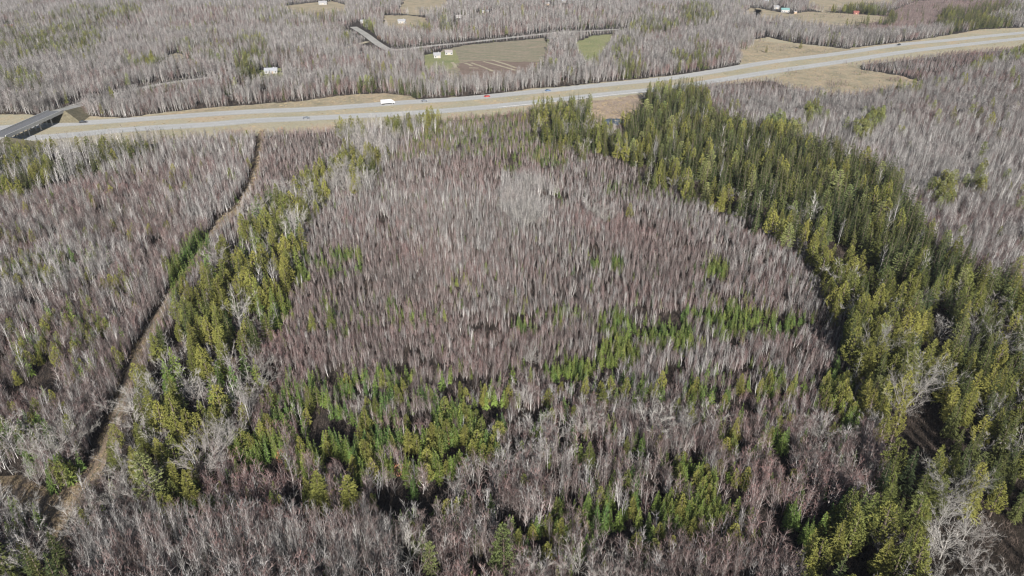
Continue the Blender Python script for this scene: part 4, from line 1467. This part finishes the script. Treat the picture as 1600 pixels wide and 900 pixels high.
AREAS = [  # polygon in photo pixels, phrase
    ([(-50, 780), (115, 780), (90, 960), (-50, 960)], 'in the bottom left corner left of the trail'),
    ([(90, 790), (330, 790), (330, 960), (60, 960)], 'in the bottom left stand right of the trail end'),
    ([(330, 790), (480, 790), (480, 960), (330, 960)], 'in the bottom stand below the left spruce clump'),
    ([(480, 790), (640, 790), (640, 960), (480, 960)], 'in the bottom stand below the two broad olive evergreens'),
    ([(640, 790), (770, 790), (770, 960), (640, 960)], 'at the bottom edge near the smaller pine'),
    ([(770, 790), (920, 790), (920, 960), (770, 960)], 'at the bottom edge around the tall pine'),
    ([(920, 830), (1100, 830), (1100, 960), (920, 960)], 'at the bottom edge right of the silver bare tree'),
    ([(1100, 830), (1240, 830), (1240, 960), (1100, 960)], 'at the bottom edge below the right spruce clump'),
    ([(1240, 740), (1380, 740), (1380, 960), (1220, 960)], 'at the lower edge of the right evergreen belt'),
    ([(1380, 740), (1660, 740), (1660, 960), (1380, 960)], 'in the bottom right corner'),
    ([(-50, 640), (160, 640), (120, 780), (-50, 780)], 'between the trail and the left clearing'),
    ([(150, 560), (330, 560), (330, 800), (120, 800)], 'beside the lower trail near the layered pine'),
    ([(330, 560), (450, 560), (450, 800), (330, 800)], 'in the lower left stand right of the trail strip'),
    ([(450, 680), (640, 680), (640, 800), (450, 800)], 'in the spruce clump around the two broad olive evergreens'),
    ([(450, 560), (640, 560), (640, 680), (450, 680)], 'in the left part of the middle stand'),
    ([(640, 680), (800, 680), (800, 800), (640, 800)], 'in the middle stand, lower centre'),
    ([(640, 560), (800, 560), (800, 680), (640, 680)], 'in the spruce clump left of the white spreading tree'),
    ([(800, 680), (960, 680), (960, 830), (800, 830)], 'around the lone round evergreen at lower right of centre'),
    ([(960, 680), (1240, 680), (1240, 830), (960, 830)], 'in the right spruce clump above the bottom edge'),
    ([(800, 530), (1060, 530), (1060, 680), (800, 680)], 'between the white spreading tree and the lone round evergreen'),
    ([(1060, 530), (1300, 530), (1300, 740), (1060, 740)], 'around the lone yellow-green tree on the right'),
    ([(1300, 560), (1460, 560), (1460, 740), (1300, 740)], 'in the right evergreen belt, lower part'),
    ([(1460, 560), (1660, 560), (1660, 740), (1460, 740)], 'in the shaded wood at the right edge'),
    ([(1240, 400), (1430, 400), (1430, 560), (1280, 560)], 'in the right evergreen belt, middle part'),
    ([(1430, 330), (1660, 330), (1660, 560), (1430, 560)], 'in the wood at the right edge, middle height'),
    ([(940, 430), (1240, 430), (1240, 530), (900, 530)], 'in the spruce band across the right of the middle stand'),
    ([(160, 330), (470, 330), (430, 560), (200, 560)], 'along the upper trail'),
    ([(1180, 180), (1440, 180), (1440, 400), (1180, 400)], 'in the dark spruce wood at upper right'),
    ([(940, 120), (1180, 120), (1180, 400), (940, 400)], 'in the spruce wood below the highway'),
]

chosen = []
for kind, lim in (('bare_tree', 285), ('spruce_tree', 300), ('evergreen_tree', 270), ('pine_tree', 60)):
    ids = [SID[s] for s in SPEC if KIND[s] == kind]
    m = np.isin(S, ids) & inframe
    idx = np.nonzero(m)[0]
    idx = idx[np.argsort(-size[idx])][:lim]
    taken[idx] = True
    chosen += list(idx)
SHORT = ['tall pine by the trail fork', 'tall pine at the bottom edge', 'smaller pine at the bottom edge', 'left broad olive evergreen', 'right broad olive evergreen', 'lone round evergreen at lower right', 'lone yellow-green tree on the right', 'lone olive evergreen of the middle', 'white spreading tree at the centre', 'large pale bare tree, upper centre', 'pale bare tree beside the lone olive', 'largest grey tree on the trail', "grey tree below the trail's largest", 'bare tree between trail and pine', 'white stemmed tree before the pine', 'white tree by the clearing', 'whitish tree in the bottom corner', 'narrow olive evergreen by the trail', 'second evergreen from the trail', 'domed evergreen above the pine', 'olive evergreen above the domed one', 'evergreen with the black shadow', 'evergreen below the dead trees', 'left one of the yellow-green pair', 'right one of the yellow-green pair', 'broad evergreen at the trail bend', 'evergreen beside the upper trail', 'yellow-green tree among the spruces', 'rounded tree above the spruce clump', 'pale pine at the right edge', 'largest pine of the dark wood', 'left pine of the dark wood', 'right pine of the dark wood', 'tall evergreen of the right wood', 'evergreen above two white trunks', 'widest silvery tree', 'second silvery tree', 'round evergreen by the silvery tree', 'white leaning dead trunk', 'white limbed tree by the small pine', 'silver tree at the bottom edge', 'low evergreen by the silver tree', 'dark evergreen against the highway', 'evergreen below the grassy mound', 'bright evergreen of the grey wood', 'dark evergreen of the tan clearing', 'green evergreen of the tan clearing', 'pine above the grass bank']
near_lab, used_lab = {}, set()
LOOK_S = {'birch': 'grey-stemmed bare tree', 'maple': 'mauve-twigged bare tree', 'spreading': 'spreading bare tree', 'snag': 'dead grey tree', 'spruce': 'young green spruce', 'old_spruce': 'dark spire-shaped evergreen', 'hemlock': 'rounded olive evergreen', 'pine': 'pale layered pine'}
for nm_, L_ in zip(SHORT, LAND):
    for spc in SPEC:
        for word, test in (('just left of', lambda dx, dy: dx < -abs(dy)), ('just right of', lambda dx, dy: dx > abs(dy)), ('right behind', lambda dx, dy: -dy >= abs(dx)), ('right in front of', lambda dx, dy: dy >= abs(dx))):
            best = None
            for i in chosen:
                if i in near_lab or SPEC[S[i]] != spc:
                    continue
                dx, dy = PXc[i] - L_[0], PYc[i] - L_[1]
                r_ = math.hypot(dx, dy)
                if r_ < 75 and test(dx, dy) and (best is None or r_ < best[0]):
                    best = (r_, i)
            if best:
                near_lab[best[1]] = LOOK_S[spc] + ' ' + word + ' the ' + nm_
MED = {spc: float(np.median(Hh[[i for i in chosen if SPEC[S[i]] == spc]])) if any(SPEC[S[i]] == spc for i in chosen) else 0 for spc in SPEC}


def crowd_label(i, spc):
    k = min(range(len(LAND)), key=lambda k: math.hypot(PXc[i] - LAND[k][0], PYc[i] - LAND[k][1]))
    dx, dy = PXc[i] - LAND[k][0], PYc[i] - LAND[k][1]
    d = 'close' if math.hypot(dx, dy) < 60 else 'some way'
    side = ('left of' if dx < 0 else 'right of') if abs(dx) > abs(dy) else ('behind' if dy < 0 else 'in front of')
    return '%s %s %s %s the %s' % ('taller' if Hh[i] > MED[spc] else 'shorter', LOOK_S[spc], d, side, SHORT[k])


cell = {}
for i in chosen:
    a = len(AREAS)
    for k, (P_, _) in enumerate(AREAS):
        if inpoly(np.array([PXc[i]]), np.array([PYc[i]]), P_)[0]:
            a = k
            break
    cell.setdefault((SPEC[S[i]], a), []).append(i)
for (spc, a), idx in cell.items():
    if a < len(AREAS):
        where = AREAS[a][1]
    else:
        where = 'in the middle stand away from the clumps'
    look = LOOK[spc]
    grp = look.replace('tree', 'trees').replace('spruce', 'spruces').replace('evergreen', 'evergreens').replace('pine', 'pines') + ' ' + where
    lab = {i: near_lab[i] for i in idx if i in near_lab}
    rest = [i for i in idx if i not in lab]
    if len(rest) == 1 and len(idx) == 1:
        lab[rest[0]] = look + ', the only one ' + where
    else:
        for word, key in (('tallest', lambda i: -Hh[i]), ('leftmost', lambda i: PXc[i]), ('rightmost', lambda i: -PXc[i]), ('lowest placed', lambda i: -PYc[i]), ('farthest', lambda i: PYc[i])):
            if rest:
                j = min(rest, key=key)
                rest.remove(j)
                lab[j] = word + ' ' + look + ' ' + where
    for i in idx:
        l_ = lab.get(i) or crowd_label(i, spc)
        wds = l_.split()
        place_tree(spc, X[i], Y[i], Hh[i], rng.uniform(0.85, 1.2), ' '.join(wds[:16]), grp, int(rng.integers(0, 99)))


# ---------------------------------------------------------------- masses: the rest of the wood, one object of each kind
def variant_collection(name, meshes):
    c = bpy.data.collections.new(name)
    for i, me in enumerate(meshes):
        o = bpy.data.objects.new('%s_%03d' % (name, i), me)
        c.objects.link(o)
    return c


def scatter(name, coll, nvar, pts, var, rot, scl, label, cat=None):
    me = bpy.data.meshes.new(name)
    n = len(pts)
    me.vertices.add(n)
    me.vertices.foreach_set('co', np.asarray(pts, dtype=np.float32).ravel())
    a = me.attributes.new('variant', 'INT', 'POINT')
    a.data.foreach_set('value', np.asarray(var, dtype=np.int32))
    a = me.attributes.new('turn', 'FLOAT_VECTOR', 'POINT')
    a.data.foreach_set('vector', np.asarray(rot, dtype=np.float32).ravel())
    a = me.attributes.new('size', 'FLOAT_VECTOR', 'POINT')
    a.data.foreach_set('vector', np.asarray(scl, dtype=np.float32).ravel())
    me.update()
    o = link(name, me)
    tag(o, label, cat, None, 'stuff')
    ng = bpy.data.node_groups.new(name, 'GeometryNodeTree')
    ng.interface.new_socket('Geometry', in_out='INPUT', socket_type='NodeSocketGeometry')
    ng.interface.new_socket('Geometry', in_out='OUTPUT', socket_type='NodeSocketGeometry')
    N = ng.nodes
    gi, go = N.new('NodeGroupInput'), N.new('NodeGroupOutput')
    ip = N.new('GeometryNodeInstanceOnPoints')
    ci = N.new('GeometryNodeCollectionInfo')
    ci.inputs[0].default_value = coll
    ci.inputs['Separate Children'].default_value = True
    ci.inputs['Reset Children'].default_value = True
    ip.inputs['Pick Instance'].default_value = True

    def attr(nm, ty):
        q = N.new('GeometryNodeInputNamedAttribute')
        q.data_type = ty
        q.inputs['Name'].default_value = nm
        return q.outputs['Attribute']
    ng.links.new(gi.outputs[0], ip.inputs['Points'])
    ng.links.new(ci.outputs[0], ip.inputs['Instance'])
    ng.links.new(attr('variant', 'INT'), ip.inputs['Instance Index'])
    ng.links.new(attr('turn', 'FLOAT_VECTOR'), ip.inputs['Rotation'])
    ng.links.new(attr('size', 'FLOAT_VECTOR'), ip.inputs['Scale'])
    ng.links.new(ip.outputs[0], go.inputs[0])
    md = o.modifiers.new('scatter', 'NODES')
    md.node_group = ng
    return o


MASS = [('bare_forest', ['birch', 'maple', 'spreading', 'snag'], 'dense mass of bare grey and mauve trees covering the land'),
        ('spruce_thicket', ['spruce'], 'mass of young green spruces scattered through the bare stands'),
        ('evergreen_forest', ['hemlock', 'old_spruce', 'pine'], 'mass of tall olive and dark evergreens in the belt and far woods')]
for nm, sps, lab in MASS:
    meshes, base = [], {}
    near_base = {}
    for s in sps:
        near_base[s] = len(meshes)
        for mb_, mats, H0 in FARL[s]:
            meshes.append(mb_.mesh(s + '_shape', mats))
    dist_base = {}
    for s in sps:
        if s in DIST:
            dist_base[s] = len(meshes)
            for mb_, mats, H0 in DIST[s]:
                meshes.append(mb_.mesh(s + '_shape', mats))
    coll = variant_collection(nm + '_shapes', meshes)
    pts, var, rot, scl = [], [], [], []
    for s in sps:
        m = (S == SID[s]) & ~taken
        n = int(m.sum())
        H0 = FARL[s][0][2]
        k = Hh[m] / H0
        wf = rng.uniform(0.9, 1.7, n) if s in ('birch', 'maple') else rng.uniform(0.85, 1.25, n)
        # far stems stand for the closer spacing of the real wood: slightly wider crowns
        wf = np.where(Y[m] > 480, 0.75 + 0.35 * (wf - 0.75), wf)
        pts.append(np.stack([X[m], Y[m], np.zeros(n)], 1))
        v_ = near_base[s] + rng.integers(0, len(FARL[s]), n)
        if s in DIST:
            v_ = np.where(Y[m] > 470, dist_base[s] + rng.integers(0, len(DIST[s]), n), v_)
        var.append(v_)
        tl = rng.normal(0, 0.06, (n, 2))
        rot.append(np.stack([tl[:, 0], tl[:, 1], rng.uniform(0, 6.28, n)], 1))
        scl.append(np.stack([k * wf, k * wf, k], 1))
    scatter(nm, coll, len(meshes), np.concatenate(pts), np.concatenate(var), np.concatenate(rot), np.concatenate(scl), lab)

# undergrowth and dry tufts
um = [shrub(rs, 42, 1.3, 1.3, 0.05).mesh('brush_shape', [M['brush']]) for _ in range(5)]
uc = variant_collection('undergrowth_shapes', um)
ux, uy, us = [], [], []
for (y0, y1, spc_, s_) in ((66, 215, 1.7, 1.0), (215, 400, 2.4, 1.25), (400, 620, 4.0, 1.7)):
    half = 900 * (y1 * cp + CAM_H * sp_) / F
    x, y = plan(-half, half, y0, y1, spc_)
    k = frame_keep(x, y, 0.1) & ~no_trees(x, y, True)
    ux.append(x[k]); uy.append(y[k]); us.append(np.full(k.sum(), s_))
ux, uy, us = np.concatenate(ux), np.concatenate(uy), np.concatenate(us)
n = len(ux)
k = us * rng.uniform(0.6, 1.3, n)
scatter('undergrowth', uc, 5, np.stack([ux, uy, np.zeros(n)], 1), rng.integers(0, 5, n), np.stack([np.zeros(n), np.zeros(n), rng.uniform(0, 6.28, n)], 1), np.stack([k, k, k], 1), 'low brown brushwood covering the ground between the trees')
tm_ = [shrub(rs, 60, 0.55, 1.2, 0.07).mesh('tuft_shape', [M['tuft']]) for _ in range(4)]
tcol = variant_collection('dry_grass_shapes', tm_)
tx_, ty_ = [], []
for P_, spc_ in ((CLEAR, 1.2), (CLEAR2, 1.6), (VERGE, 5.0), (MARSH, 2.5)):
    q = np.array([tuple(at(*p)[:2]) for p in P_])
    x, y = plan(q[:, 0].min(), q[:, 0].max(), q[:, 1].min(), q[:, 1].max(), spc_)
    px, py, d = to_px(x, y, 0)
    k = inpoly(px, py, P_) & (dist_line(x, y, LANE_TOP) > 8.5) & (dist_line(x, y, LANE_LOW) > 8.5) & (dist_line(x, y, trail) > 0.9) & (vnoise(x, y, 8, 5) > 0.42) & (dist_line(x, y, bp) > 14)
    tx_.append(x[k]); ty_.append(y[k])
for (x0, y0), (x1, y1) in zip(trail[:-1], trail[1:]):
    n_ = int(math.hypot(x1 - x0, y1 - y0) * 1.6)
    t_ = rng.random(n_)
    o_ = np.where(rng.random(n_) < 0.35, rng.normal(0, 0.2, n_), np.sign(rng.random(n_) - .5) * rng.uniform(1.4, 2.6, n_))
    L_ = math.hypot(x1 - x0, y1 - y0)
    tx_.append(x0 + (x1 - x0) * t_ - (y1 - y0) / L_ * o_); ty_.append(y0 + (y1 - y0) * t_ + (x1 - x0) / L_ * o_)
tx_, ty_ = np.concatenate(tx_), np.concatenate(ty_)
n = len(tx_)
k = rng.uniform(0.6, 1.3, n)
scatter('grass', tcol, 4, np.stack([tx_, ty_, np.zeros(n)], 1), rng.integers(0, 4, n), np.stack([np.zeros(n), np.zeros(n), rng.uniform(0, 6.28, n)], 1), np.stack([k, k, k], 1), 'tufts of dry tan grass on the verges and clearings')

# rusty shrubs that stand out
for px, py, h, lab in ((440, 712, 3.5, 'rust-coloured leafy shrub in the left spruce clump'), (622, 733, 3.5, 'orange-red leafy shrub below the middle spruces'), (575, 580, 2.6, 'small orange-brown shrub in the left part of the middle stand'),
                       (1325, 765, 4, 'dark red shrub at the left edge of the right evergreen belt'), (438, 202, 4, 'orange shrub at the near side of the highway beyond the left wood'), (592, 58, 5, 'rust-coloured shrub beside the road junction'), (700, 690, 2.2, 'small reddish shrub among young spruces, centre')):
    p = at(px, py, h * 0.5)
    e = link('shrub', None)
    e.location = (p.x, p.y, 0)
    tag(e, lab, 'shrub', 'rust-coloured shrubs')
    obj('foliage', bush_leaves(rs, 160, h, h * 0.42, 0.45), M['rusty'], e)
    obj('stem', shrub(rs, 12, h * 0.8, 0.3, 0.08), M['fir_bark'], e)

# thin autumn haze over the whole valley
hz = MB()
hz.box(-4000, 4000, -400, 6000, -1.0, CAM_H + 12)
mh = bpy.data.materials.new('haze')
mh.use_nodes = True
nh = mh.node_tree
for n_ in list(nh.nodes):
    if n_.type == 'BSDF_PRINCIPLED':
        nh.nodes.remove(n_)
vh = nh.nodes.new('ShaderNodeVolumePrincipled')
vh.inputs['Color'].default_value = (0.86, 0.9, 1.0, 1)
vh.inputs['Density'].default_value = 0.00005
vh.inputs['Anisotropy'].default_value = 0.1
nh.links.new(vh.outputs[0], nh.nodes['Material Output'].inputs['Volume'])
obj('haze', hz, mh, kind='stuff', label='thin pale haze lying over the woods')
